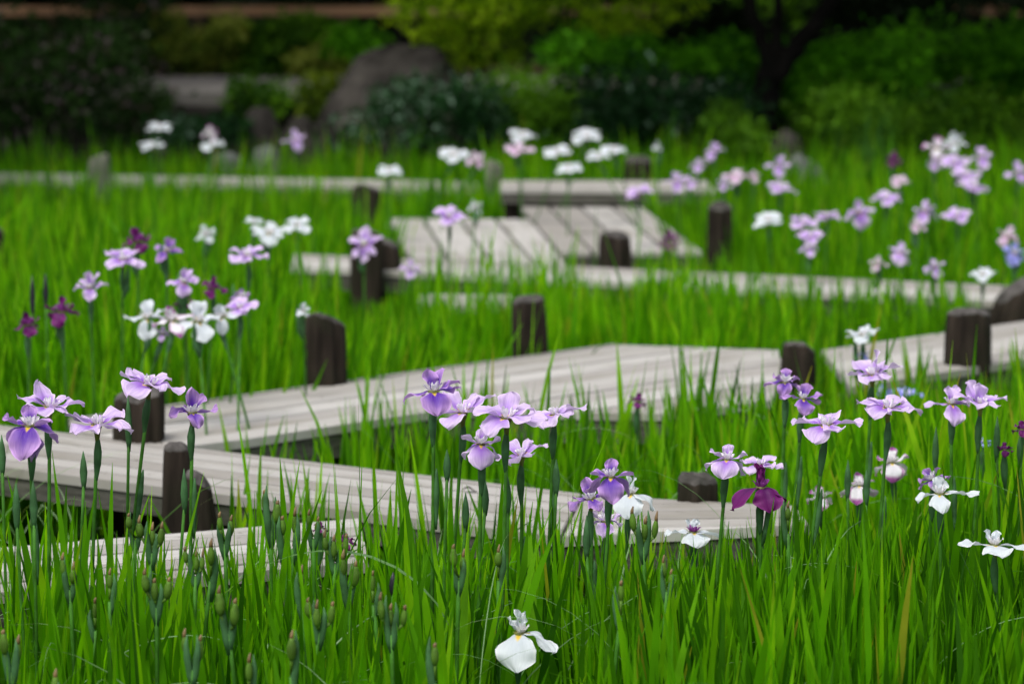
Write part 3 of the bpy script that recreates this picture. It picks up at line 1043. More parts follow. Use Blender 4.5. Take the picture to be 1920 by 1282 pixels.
def trim(px, py, H, tx, ty):
    H = trim1(px, py, H)
    return trim1(tx, ty, H)


def trim1(px, py, H):
    col = 960 + px / py * F_PX
    H = np.where(py < 4.9, np.minimum(H, .50 + .1 * nr.uniform(0, 1, len(px))), H)
    for (c, hw, row, d) in OPEN:
        k = (np.abs(col - c) < hw + 14) & (py < d + .05)
        zm = CAM_Z - (row + 60) * py / F_PX - np.abs(nr.normal(0, .05, len(px))) + (nr.uniform(0, 1, len(px)) > .95) * .15
        H = np.where(k, np.minimum(H, np.maximum(zm, .12)), H)
    return H


def iris_bed(dens, d0, d1, fan, seg, hmean, hsd, seed, wmul=1.0, **kw):
    cl = scatter(dens / fan, d0, d1, **kw)
    m = len(cl)
    k = nr.randint(int(fan * .5), int(fan * 1.5) + 1, m)
    idx = np.repeat(np.arange(m), k)
    n = len(idx)
    plane = nr.uniform(0, math.pi, m)[idx]
    off = nr.normal(0, 0.030, n)
    px = cl[idx, 0] + np.cos(plane) * off + nr.normal(0, .016, n)
    py = cl[idx, 1] + np.sin(plane) * off + nr.normal(0, .016, n)
    vig = (nr.normal(0, 0.10, m) + 0.14 * vnoise(cl[:, 0], cl[:, 1], 3.0, seed))[idx]
    hm = hmean(px, py) if callable(hmean) else hmean
    H = np.clip((hm + hsd * nr.normal(size=n)) * (1 + vig), 0.16, 0.92)
    H = np.where(nr.uniform(0, 1, n) > .96, H + nr.uniform(.05, .16, n), H)
    lean = np.abs(off) * 3.0 + np.abs(nr.normal(0, .05, n))
    laz = np.where(off > 0, plane, plane + math.pi) + nr.normal(0, .5, n)
    H = trim(px, py, H, px + np.cos(laz) * (lean + .1) * H, py + np.sin(laz) * (lean + .1) * H)
    curl = np.abs(nr.normal(0, .16, n))
    bend = nr.uniform(0, 1, n) > 0.93
    bend &= py > 4.6
    curl[bend] = nr.uniform(1.0, 2.6, bend.sum())
    W = nr.uniform(.009, .023, n) * wmul
    r = np.clip(nr.uniform(0, 1, n) * 0.80 + 0.06 + 0.16 * vnoise(px, py, 2.2, seed + 3) + nr.normal(0, .06, m)[idx], 0, 0.96)
    r = np.clip(r - np.where(py < 6.2, 0.13 + .05 * np.tanh((px - .6) * 3), 0.0), 0, 1)  # front leaves toned darker: their self-shadow is put into the colour, more towards the right
    r[nr.uniform(0, 1, n) > 0.990] = 0.99
    keep = np.ones(n, bool)
    tip = np.stack([px + np.cos(laz) * lean * H * .6, py + np.sin(laz) * lean * H * .6], 1)
    root_ = np.stack([px, py], 1)
    for poly in DECKS:
        keep &= ~inside(root_, poly, 0.012)
        keep &= ~inside(tip, poly, -0.05)
    keep &= ~((px > -.02 - (py - 12.6) * .09) & (px < .3 - (py - 12.6) * .07) & (py > 12.6) & (py < 16.1))
    keep &= ~((px < -0.72) & (px > -1.3) & (py > 6.35 + (px + 1.1) * .4) & (py < 7.95))   # the dark gap between the two left boardwalks
    base = np.stack([px, py, np.array([gz(0, q) for q in py]) - 0.02], 1)
    return [a[keep] for a in (base, H, W, laz, lean, curl, plane + nr.normal(0, .5, n), r)]


def h_near(x, y):
    h = 0.56 + 0.05 * np.tanh((x - 0.2) * 2.5)
    h = np.where((x < -0.15) & (y > 5.6), h - 0.06, h)
    h = np.where((x > -0.15) & (x < .72), h - 0.065, h)
    h = np.where(y > 6.0, 0.50 + 0.07 * np.tanh((x - 0.7) * 5), h)
    h = np.where((y > 5.7) & (y < 6.7) & (x > -.3) & (x < .72), 0.40, h)
    return h


def h_mid(x, y):
    h = np.full_like(x, 0.53)
    h = np.where((y < 8.9) & (x < 0.9), 0.44, h)
    h = np.where((y > 8.0) & (y < 9.9) & (x > 0.4), 0.49, h)
    h = np.where((y > 11.0) & (x > -0.75) & (x < 1.1), 0.42, h)
    h = np.where((y > 9.9) & (x > 0.9), 0.42, h)
    h = np.where((y > 9.9) & (x <= 0.9) & (x > .2), 0.46, h)
    h = np.where((y > 10.0) & (y < 11.3) & (x < .15) & (x > -.5), 0.455, h)
    h = np.where((y > 10.6) & (y < 12.6) & (x < -.5) & (x > -1.15), 0.37, h)
    h = np.where((y > 12.1) & (y < 13.2) & (x < -0.5) & (x > -1.2), 0.34, h)
    h = np.where((y > 7.8) & (y < 9.8) & (x > 0.85), 0.43, h)
    return h


def h_far(x, y):
    h = np.full_like(x, 0.50)
    h = np.where((y < 13.2) & (x > -1.2) & (x < 1.2), 0.36, h)
    h = np.where((y > 12) & (y < 16.2) & (x > -0.25) & (x < 0.1), 0.42, h)
    h = np.where((y > 14.5) & (y < 17.3) & (x < -0.5), 0.41, h)
    h = np.where(y > 18.3, 0.42, h)
    return h


lab = 'dense stand of upright sword-shaped iris leaves '
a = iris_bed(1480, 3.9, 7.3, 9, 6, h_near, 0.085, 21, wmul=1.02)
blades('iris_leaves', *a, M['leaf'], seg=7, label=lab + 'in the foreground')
a = iris_bed(1250, 7.3, 12.6, 9, 5, h_mid, 0.075, 22)
blades('iris_leaves', *a, M['leaf'], seg=5, label=lab + 'around the middle boardwalks')
a = iris_bed(800, 12.6, 19.1, 9, 5, h_far, 0.07, 23, wmul=1.25)
blades('iris_leaves', *a, M['leaf'], seg=4, label=lab + 'at the back of the bed')

# low weeds between the leaf fans
p = scatter(1500, 4.2, 8.4, grow=-0.02)
n = len(p)
base = np.stack([p[:, 0], p[:, 1], np.full(n, -0.02)], 1)
blades('undergrowth', base, nr.uniform(.06, .30, n), nr.uniform(.004, .011, n), nr.uniform(0, 6.28, n), nr.uniform(.05, .7, n),
       nr.uniform(0.2, 1.6, n), nr.uniform(0, 6.28, n), nr.uniform(0, .97, n), M['weed'], seg=4, label='low tangled weeds between the iris leaves')
# thin arching pale wild grass in front
p = scatter(55, 4.3, 7.4)
n = len(p)
base = np.stack([p[:, 0], p[:, 1], np.full(n, -0.02)], 1)
blades('wild_grass', base, nr.uniform(.45, .85, n), nr.uniform(.0025, .005, n), nr.uniform(0, 6.28, n), nr.uniform(.1, .4, n),
       nr.uniform(1.2, 2.6, n), nr.uniform(0, 6.28, n), nr.uniform(0.2, .95, n), M['wild'], seg=14, label='thin pale arching wild grass blades in the foreground')
# a few leaves that have folded over in long arches
bx_ = np.array([[-0.715, 5.5], [-0.46, 5.7], [1.12, 6.3], [1.32, 6.2], [0.62, 5.2], [-0.9, 5.2], [0.95, 5.4], [0.2, 5.1], [-0.25, 5.0], [1.5, 7.6], [0.9, 7.9], [-0.1, 7.7]])
n = len(bx_)
base = np.concatenate([bx_, np.full((n, 1), -.02)], 1)
blades('bent_leaves', base, np.array([1.12, .8, .95, .9, .8, .75, .85, .7, .7, .85, .8, .75]), np.array([.021, .012, .010, .009, .010, .012, .009, .012, .010, .012, .012, .012]),
       np.array([-.2, 2.8, .2, 3.0, .3, .1, 2.9, .0, 3.1, .2, 3.0, .1]), np.full(n, .10), np.array([2.9, 2.2, 2.0, 1.9, 2.1, 2.0, 1.9, 2.3, 2.0, 2.2, 2.2, 2.1]),
       np.array([1.2, 1.6, 1.7, 1.5, 1.5, 1.6, 1.6, 1.4, 1.6, 1.5, 1.5, 1.5]), np.linspace(.45, .9, n), M['wild'], seg=22, label='long iris leaves folded over in arches')
# tall reeds of the right back
p = np.stack([nr.uniform(1.9, 2.7, 160), nr.uniform(17.6, 19.0, 160)], 1)
p[:60, 0] = nr.normal(2.17, 0.10, 60)
n = len(p)
base = np.stack([p[:, 0], p[:, 1], np.array([gz(0, q) for q in p[:, 1]]) - .02], 1)
hh = nr.uniform(.4, .7, n)
hh[:60] = nr.uniform(.6, .95, 60)
blades('reeds', base, hh, nr.uniform(.010, .02, n), nr.uniform(0, 6.28, n), nr.uniform(.0, .18, n),
       nr.uniform(0.0, .8, n), nr.uniform(0, 6.28, n), nr.uniform(0.3, .9, n), M['weed'], seg=6, label='tall green reeds at the right back')

#FLOWERS#
# ------------------------------------------------------------------ irises
PROF = {
    'fall': ([0, .1, .25, .5, .72, .88, 1], [.18, .34, .72, 1.0, .90, .56, .08]),
    'std': ([0, .2, .45, .72, .9, 1], [.22, .42, .85, 1, .72, .12]),
    'erect': ([0, .3, .65, .9, 1], [.35, .7, 1, .8, .2]),
    'style': ([0, .4, .7, .9, 1], [.55, .75, 1.0, 1.05, .5]),
}


def petal(L, W, e0, e1, az, kind, r_, nu=6, ns=10, ruffle=0.006, cup=0.15, fray=0.0, r0=0.004, bend=1.0, notch=0.0, zoff=0.0, roll=0.0):
    """one petal surface, angles in degrees; az 0 = right, 90 = away, 270 = towards the camera"""
    V, Fc, UV = [], [], []
    r, z = r0, zoff
    ds = L / ns
    ph, ph2, k = r_.uniform(0, 6.28), r_.uniform(0, 6.28), r_.uniform(0.9, 1.7)
    sway = r_.uniform(-.12, .12)
    A = rad(az)
    ca, sa = math.cos(A), math.sin(A)
    for i in range(ns + 1):
        s = i / ns
        e = rad(e0 + (e1 - e0) * s ** bend)
        if i:
            r += math.cos(e) * ds
            z += math.sin(e) * ds
        w_ = W * float(np.interp(s, *PROF[kind])) / 2
        nrm = (-math.sin(e), math.cos(e))
        for j in range(-nu, nu + 1):
            u = j / nu
            amp = ruffle * min(1, s * 1.8) * abs(u) ** 1.3
            h = amp * math.sin(6.28 * k * s + ph + (1.9 if u > 0 else 0)) + amp * 0.28 * math.sin(6.28 * (k * 2.3) * s + ph2 + u)
            h += cup * w_ * (u * u) + roll * w_ * u
            h += 0.0012 * math.sin(u * 9 + ph) * min(1, s * 2)
            h -= 0.0025 * math.exp(-(u * 4) ** 2) * math.sin(math.pi * min(1, s))
            lx = u * w_ * (1 - 0.12 * abs(cup) * u * u) + sway * L * s * s
            rr_ = r - notch * L * (s > .95) * (1 - abs(u)) + fray * r_.uniform(-1, 1) * (s > .9)
            x, zz = rr_ + h * nrm[0], z + h * nrm[1]
            V.append((x * ca - lx * sa, x * sa + lx * ca, zz))
            UV.append((u * .5 + .5, s))
    m = 2 * nu + 1
    for i in range(ns):
        for j in range(m - 1):
            a = i * m + j
            Fc.append((a, a + m, a + m + 1, a + 1))
    return V, Fc, UV


def join(ps):
    V, Fc, UV = [], [], []
    for v, f, u in ps:
        o = len(V)
        V += v
        Fc += [tuple(i + o for i in q) for q in f]
        UV += u
    return V, Fc, UV


# form: list of (part, azimuth, e0, e1, length mm, width mm, cup, bend)
FORMS = {
    'flat': [('fall', 0, 18, -22, 68, 60, .05, 1), ('fall', 120, 20, -14, 68, 60, .05, 1), ('fall', 240, 14, -34, 64, 62, .0, 1),
             ('standard', 60, 30, -4, 58, 44, .15, 1), ('standard', 180, 24, -6, 60, 46, .1, 1), ('standard', 300, 22, -16, 56, 46, .1, 1)],
    'flatup': [('fall', 10, 26, 2, 68, 50, .1, 1), ('fall', 130, 45, 40, 60, 50, .25, 1), ('fall', 250, 16, -30, 62, 54, .0, 1),
               ('standard', 60, 36, 10, 55, 38, .15, 1), ('standard', 185, 26, -6, 62, 40, .1, 1), ('standard', 300, 22, -16, 56, 40, .1, 1)],
    'droop': [('fall', 270, 12, -88, 72, 66, -.10, .7), ('fall', 22, 14, -82, 66, 56, -.15, .8), ('fall', 158, 14, -82, 66, 56, -.15, .8),
              ('standard', 90, 68, 60, 42, 34, .3, 1), ('standard', 205, 26, 14, 52, 34, .2, 1), ('standard', 335, 26, 14, 52, 34, .2, 1)],
    'open': [('fall', 275, -8, -74, 66, 60, -.05, .8), ('fall', 170, 6, -24, 66, 50, -.1, 1), ('fall', 30, 12, -12, 60, 46, .0, 1),
             ('standard', 115, 78, 70, 50, 34, .3, 1), ('standard', 65, 64, 40, 52, 30, .25, 1), ('standard', 350, 24, 16, 56, 28, .2, 1)],
    'side': [('fall', 195, 22, -30, 52, 42, .1, 1), ('fall', 285, 8, -85, 46, 40, -.1, .8), ('fall', 5, 8, 8, 52, 26, .2, 1),
             ('standard', 90, 82, 92, 52, 34, .35, 1), ('standard', 45, 58, 52, 50, 22, .3, 1), ('standard', 160, 28, 10, 40, 24, .1, 1)],
    'erect': [('fall', 190, 24, -62, 84, 62, -.12, .8), ('fall', 292, 18, -92, 72, 66, -.10, .6), ('fall', 15, 20, -86, 62, 56, -.1, .7),
              ('standard', 110, 84, 90, 50, 15, .3, 1), ('standard', 20, 80, 88, 48, 13, .3, 1), ('standard', 250, 82, 92, 44, 12, .3, 1)],
    'whitedroop': [('fall', 262, 0, -78, 76, 84, -.02, .6), ('fall', 335, 16, -66, 76, 62, -.05, .9), ('fall', 150, 6, -88, 66, 50, -.1, .6),
                   ('standard', 130, 82, 76, 42, 14, .2, 1), ('standard', 60, 84, 86, 40, 12, .2, 1), ('standard', 180, 66, 60, 36, 12, .2, 1)],
    'whiteflat': [('fall', 270, 4, -46, 60, 72, -.02, .9), ('fall', 355, 12, -16, 76, 62, .0, 1), ('fall', 185, 12, -10, 74, 60, .0, 1),
                  ('standard', 130, 56, 56, 36, 22, .2, 1), ('standard', 55, 62, 64, 34, 20, .2, 1), ('standard', 90, 70, 70, 34, 20, .2, 1)],
    'three': [('fall', 250, 0, -66, 64, 44, -.05, .7), ('fall', 355, 10, -10, 86, 46, -.05, 1), ('fall', 172, 14, -30, 54, 40, .0, 1),
              ('standard', 95, 80, 76, 40, 32, .3, 1), ('standard', 30, 60, 56, 30, 18, .2, 1), ('standard', 150, 56, 60, 30, 16, .2, 1)],
    'face': [('fall', 20, 12, 4, 62, 48, .05, 1), ('fall', 90, 55, 70, 62, 46, .1, 1), ('fall', 165, 12, 0, 58, 46, .05, 1),
             ('standard', 262, -50, -70, 64, 44, .0, 1), ('standard', 215, -30, -50, 56, 34, .0, 1), ('standard', 320, -30, -50, 56, 34, .0, 1)],
    'small': [('fall', 270, 10, -80, 44, 40, -.1, .8), ('fall', 20, 14, -60, 44, 34, -.1, 1), ('fall', 150, 14, -60, 46, 34, -.1, 1),
              ('standard', 90, 70, 70, 36, 24, .3, 1), ('standard', 200, 40, 20, 36, 18, .2, 1), ('standard', 335, 40, 20, 36, 18, .2, 1)],
}


def bract_mesh(top, axis, L, R, r_, side=0.0):
    """sheath that swells round the stem below the flower"""
    pts, rs = [], []
    for t, q in ((0, .25), (.12, .62), (.35, 1), (.6, .92), (.85, .55), (1, .36)):
        p = Vector(top) - Vector(axis) * (L * t) + Vector((side * math.sin(math.pi * t), 0, 0))
        pts.append(p)
        rs.append(R * q)
    return tube(pts, rs, 8)


def stem_path(b, h, r_, bowx=None, n=9):
    bow = r_.uniform(-.015, .015) if bowx is None else bowx
    return [b.lerp(h, i / (n - 1)) + Vector((bow * math.sin(math.pi * i / (n - 1)), 0, 0)) for i in range(n)]


ROOTS = []


def iris(px, py, d, form, col, label, tilt=0, nod=0, yaw=0, s=1.0, basepx=None, seed=0, hi=True, group=None, extra=None, crest=None, bud=False):
    """px, py: middle of the flower; tilt>0 leans the head to the right, nod>0 towards the camera"""
    r_ = random.Random(1000 + seed * 17 + int(px))
    hp = at(px, py, d=d)
    bx = hp.x + r_.uniform(-.035, .035) if basepx is None else at(basepx, 1000, d=d).x
    by = d + r_.uniform(-.03, .05)
    best = None
    for _ in range(400):
        q_ = (bx + r_.uniform(-.5, .5) * _ / 400, by + r_.uniform(-.7, .7) * _ / 400)
        if not any(inside(np.array([q_]), e_, 0.015)[0] for e_ in DECKS):
            c_ = abs(q_[0] - hp.x) * 1.6 + abs(q_[1] - hp.y)
            if best is None or c_ < best[0]:
                best = (c_, q_[0], q_[1])
        if _ == 0 and best:
            break
    if best:
        bx, by = best[1], best[2]
    base = Vector((bx, by, gz(bx, by) - 0.02))
    root = empty('iris', base)
    tag(root, label, 'iris', group)
    h = hp - base
    h.z -= 0.006
    path = stem_path(Vector((0, 0, 0)), h - Vector((0, 0, 0.030 * s)), r_)
    v, f = tube(path, [0.0038] * 5 + [0.0035] * 4, 8)
    link_mesh('stem', v, f, M['stem'], parent=root)
    ax = (path[-1] - path[-3]).normalized()
    tdir = Matrix.Rotation(rad(tilt), 3, 'Y') @ Matrix.Rotation(rad(nod), 3, 'X')
    hv = tdir @ Vector((0, 0, 1))
    # flower tube (ovary) opening into the flower
    t0, t1 = path[-1] - ax * 0.004, h
    v, f = tube([t0, t0.lerp(t1, .45), t1 - hv * 0.006 * s, t1 + hv * 0.002], [0.0038, 0.0052 * s, 0.0085 * s, 0.0125 * s], 9)
    link_mesh('flower_tube', v, f, M['tube'], parent=root)
    v, f = bract_mesh(path[-1] + ax * 0.010, ax, r_.uniform(.075, .095), 0.0078, r_, r_.choice((-.002, .002)))
    link_mesh('bract', v, f, M['bract'], parent=root)
    if hi and r_.random() < .6:
        q = path[-1] - ax * r_.uniform(.15, .22)
        v, f = bract_mesh(q + ax * .06 + Vector((.006, 0, 0)), ax, .12, 0.0058, r_)
        link_mesh('bract', v, f, M['bract'], parent=root)
    if bud:
        q = path[-1] - ax * r_.uniform(.05, .09)
        sx = r_.choice((-1, 1))
        v, f = tube([q, q + Vector((sx * .012, 0, .03)), q + Vector((sx * .016, 0, .07)), q + Vector((sx * .017, 0, .105))], [.003, .0085, .0065, .001], 8)
        link_mesh('bud', v, f, M['bract'], parent=root)
    nu, ns = (6, 14) if hi else (3, 7)
    if hi and form in ('flat', 'flatup'):
        nod *= 0.3
    R3 = Matrix.Rotation(rad(tilt), 4, 'Y') @ Matrix.Rotation(rad(nod), 4, 'X') @ Matrix.Rotation(rad(yaw), 4, 'Z')

    def put(name, V, Fc, UV, m):
        o = link_mesh(name, [(R3 @ (Vector(p) * s)) for p in V], Fc, m, parent=root, uvs=UV)
        o.location = h
        return o
    for (part, az, e0, e1, L, W, cup, bend) in FORMS[form] + (extra or []):
        j = lambda q: r_.uniform(-q, q)
        V, Fc, UV = petal(L / 1000 * (1 + j(.07)), W / 1000 * (1 + j(.1)), e0 + j(9), e1 + j(15), az + j(12), 'erect' if W < 17 else ('fall' if part == 'fall' else 'std'),
                          r_, nu, ns, ruffle=0.0075 if part == 'fall' else 0.006, cup=cup, bend=bend, fray=0.0007, notch=0.02, roll=j(.15))
        put(part, V, Fc, UV, P[col])
    ps = []
    for k in range(3):
        az = FORMS[form][k][1]
        ps.append(petal(0.021, .012, 55 + r_.uniform(-8, 8), 40, az, 'style', r_, 2, 5, .002, .3, fray=.002))
        for q in (-20, 20):
            ps.append(petal(0.017 + r_.uniform(0, .006), .007, 68, 76, az + q, 'erect', r_, 1, 4, .001, .3, fray=.001))
    V, Fc, UV = join(ps)
    put('style_crest', V, Fc, UV, M['crest_purple'] if (crest == 'purple' or col == 'magenta') else M['crest'])
    return root


def D(py, z=0.82):
    """distance at which something z metres tall stands with its top on the photo row py"""
    return F_PX * (CAM_Z - z) / (py + 60) * 1.0


GF = 'front lilac irises'
# --- front group, left
iris(278, 716, 5.75, 'flat', 'lilac', 'pale lilac iris tilted to the right, highest flower of the left foreground group', tilt=14, nod=6, basepx=205, seed=1)
iris(92, 758, 5.65, 'flatup', 'lilac', 'pale lilac iris with yellow throat and one raised petal, above the drooping purple one', tilt=8, nod=2, seed=2, basepx=75)
iris(56, 792, 5.45, 'droop', 'purple', 'deep purple iris with hanging petals and white crest, lowest at the left edge', nod=5, seed=3, basepx=45,
     extra=[('fall', 235, -60, -95, 66, 44, -.1, 1), ('fall', 320, -60, -95, 70, 40, -.1, 1), ('fall', 190, -40, -100, 70, 40, -.2, .7)])
iris(182, 790, 5.65, 'flat', 'lilac', 'wide flat lilac iris in front of the left log post, its petals spread level', tilt=2, nod=6, s=1.04, seed=4, basepx=160)
iris(360, 768, 5.75, 'side', 'purple', 'small purple iris seen from the side, above the slim log post', s=.92, seed=5, basepx=355)
# --- front group, centre
iris(813, 728, 5.7, 'open', 'purple', 'purple iris with upright petals at the upper left of the centre cluster', tilt=-4, seed=6, basepx=800, s=.96)
iris(868, 768, 5.95, 'flatup', 'pale', 'pale lilac iris with raised right petal between the purple iris and the widest one', tilt=-6, nod=8, seed=7, basepx=835)
iris(950, 778, 5.6, 'flat', 'pale', 'widest pale lilac iris, middle of the centre cluster, with an upright petal', tilt=4, nod=8, s=1.08, seed=8, basepx=925,
     extra=[('standard', 100, 62, 70, 50, 46, .25, 1)])
iris(1040, 772, 5.9, 'flat', 'pale', 'pale lilac iris at the right end of the centre cluster', tilt=-10, s=.88, seed=9, basepx=1025)
iris(902, 826, 5.65, 'droop', 'lilac', 'lilac iris with round hanging front petal, lower left of the centre cluster', s=.78, nod=8, seed=10, basepx=897)
iris(978, 848, 5.75, 'flatup', 'pale', 'small pale lilac iris with petals raised to the right, lower right of the centre cluster', tilt=-14, s=.78, seed=11, basepx=955)
# --- front group, right of centre
iris(1145, 888, 5.6, 'droop', 'purple', 'violet iris with broad hanging front petal in front of a white one', s=.86, nod=4, seed=12, basepx=1110)
iris(1108, 930, 5.75, 'side', 'purple', 'small purple iris left of the violet one, with a petal pointing up left', s=.85, tilt=-18, seed=13, basepx=1085)
iris(1137, 972, 5.85, 'small', 'lilac', 'small lilac iris half hidden below the violet one', s=.9, seed=14, basepx=1130)
iris(1183, 920, 6.1, 'whitedroop', 'white', 'white iris with one round hanging petal behind the violet iris', s=.85, seed=15, basepx=1170)
iris(1363, 856, 5.85, 'droop', 'lilac', 'lilac iris with a hanging violet petal above left of the dark magenta iris', s=.8, tilt=4, seed=16, basepx=1340)
iris(1425, 866, 6.1, 'flat', 'pale', 'pale lilac iris right behind the tips of the dark magenta iris', s=.72, seed=17, basepx=1415)
iris(1427, 908, 5.6, 'erect', 'magenta', 'dark magenta iris with narrow upright petals and long hanging falls', nod=0, s=.9, seed=18, basepx=1418, bud=True)
iris(1548, 792, 5.75, 'flat', 'lilac', 'lilac iris on a tall bare stem, standing alone right of the dark magenta one', tilt=-3, nod=6, s=1.06, seed=19, basepx=1490)
iris(1472, 712, 6.5, 'small', 'purple', 'small purple iris at the right end of the wide boardwalk, upper one of two', s=.95, tilt=8, seed=20, basepx=1468)
iris(1505, 742, 6.4, 'open', 'purple', 'purple iris just below right of the small purple one by the wide boardwalk', s=.72, tilt=12, seed=21, basepx=1485)
iris(1636, 698, 6.5, 'flatup', 'pale', 'pale lilac iris with a petal standing up at its right, highest of the right group', tilt=-8, s=.95, seed=22, basepx=1610,
     extra=[('standard', 5, 62, 88, 56, 32, .2, 1)])
iris(1665, 760, 6.1, 'flat', 'lilac', 'wide lilac iris in the right group, right below the highest one', tilt=5, nod=4, s=.98, seed=23, basepx=1640)
iris(1783, 752, 6.2, 'open', 'lilac', 'lilac iris with tall upright petals, left one of the pair at the right', s=.82, tilt=6, seed=24, basepx=1762)
iris(1838, 752, 6.2, 'flatup', 'pale', 'pale lilac iris with a violet petal upright, right one of the pair at the right', tilt=4, s=.92, seed=25, basepx=1800,
     extra=[('fall', 120, 78, 88, 46, 42, .25, 1)])
iris(1762, 920, 5.95, 'three', 'white', 'white iris with one long petal stretched to the right, among leaves at the right', s=.92, seed=26, basepx=1740)
iris(1748, 893, 6.1, 'small', 'purple', 'half hidden magenta purple iris directly behind the three petalled white one', s=.8, tilt=-30, seed=27, basepx=1730)
iris(1866, 1016, 5.6, 'whiteflat', 'white', 'large pure white iris with spread petals at the right edge', s=.88, seed=28, basepx=1862)
iris(975, 1180, 5.3, 'whitedroop', 'white', 'white iris with yellow mark low down near the bottom edge', s=1.0, seed=29, basepx=985)
iris(1672, 862, 6.7, 'droop', 'edged', 'white iris with magenta rims in the leaves left of the white three petalled one', s=.8, seed=30)
iris(1612, 905, 6.6, 'droop', 'edged', 'white and magenta iris hanging in the leaves, middle one of three rimmed flowers', s=.75, seed=31)
iris(1538, 928, 6.6, 'small', 'edged', 'small white and pink iris low in the leaves right of the dark magenta one', s=.8, seed=32)
iris(1300, 992, 6.0, 'whiteflat', 'white', 'white iris with thin purple upright petals in the leaves below the hollow log', s=.78, seed=33, crest='purple')
iris(1884, 838, 6.3, 'small', 'magenta', 'dark purple half closed iris near the right edge', s=.5, seed=34)
iris(1916, 800, 6.3, 'small', 'magenta', 'magenta iris cut by the right edge of the picture', s=.55, seed=35)
iris(1700, 736, 8.2, 'flat', 'blue', 'blurred pale blue iris behind the wide lilac one at the right', s=.75, seed=36)
iris(1655, 733, 8.3, 'small', 'blue', 'smaller blurred blue iris behind the highest flower of the right group', s=.7, seed=37)
iris(1195, 748, 7.9, 'small', 'magenta', 'dark magenta closed iris hanging in front of the wide boardwalk', s=.62, tilt=10, seed=38)
iris(1846, 825, 6.7, 'small', 'blue', 'tiny blue violet iris in the leaves below the pair at the right', s=.4, seed=39)
iris(646, 1012, 5.95, 'small', 'magenta', 'dark magenta iris hidden in the leaves by the end of the lower left boardwalk', s=.6, seed=40)
iris(600, 985, 6.05, 'small', 'magenta', 'scrap of magenta iris behind leaves left of the hidden magenta one', s=.4, seed=41)

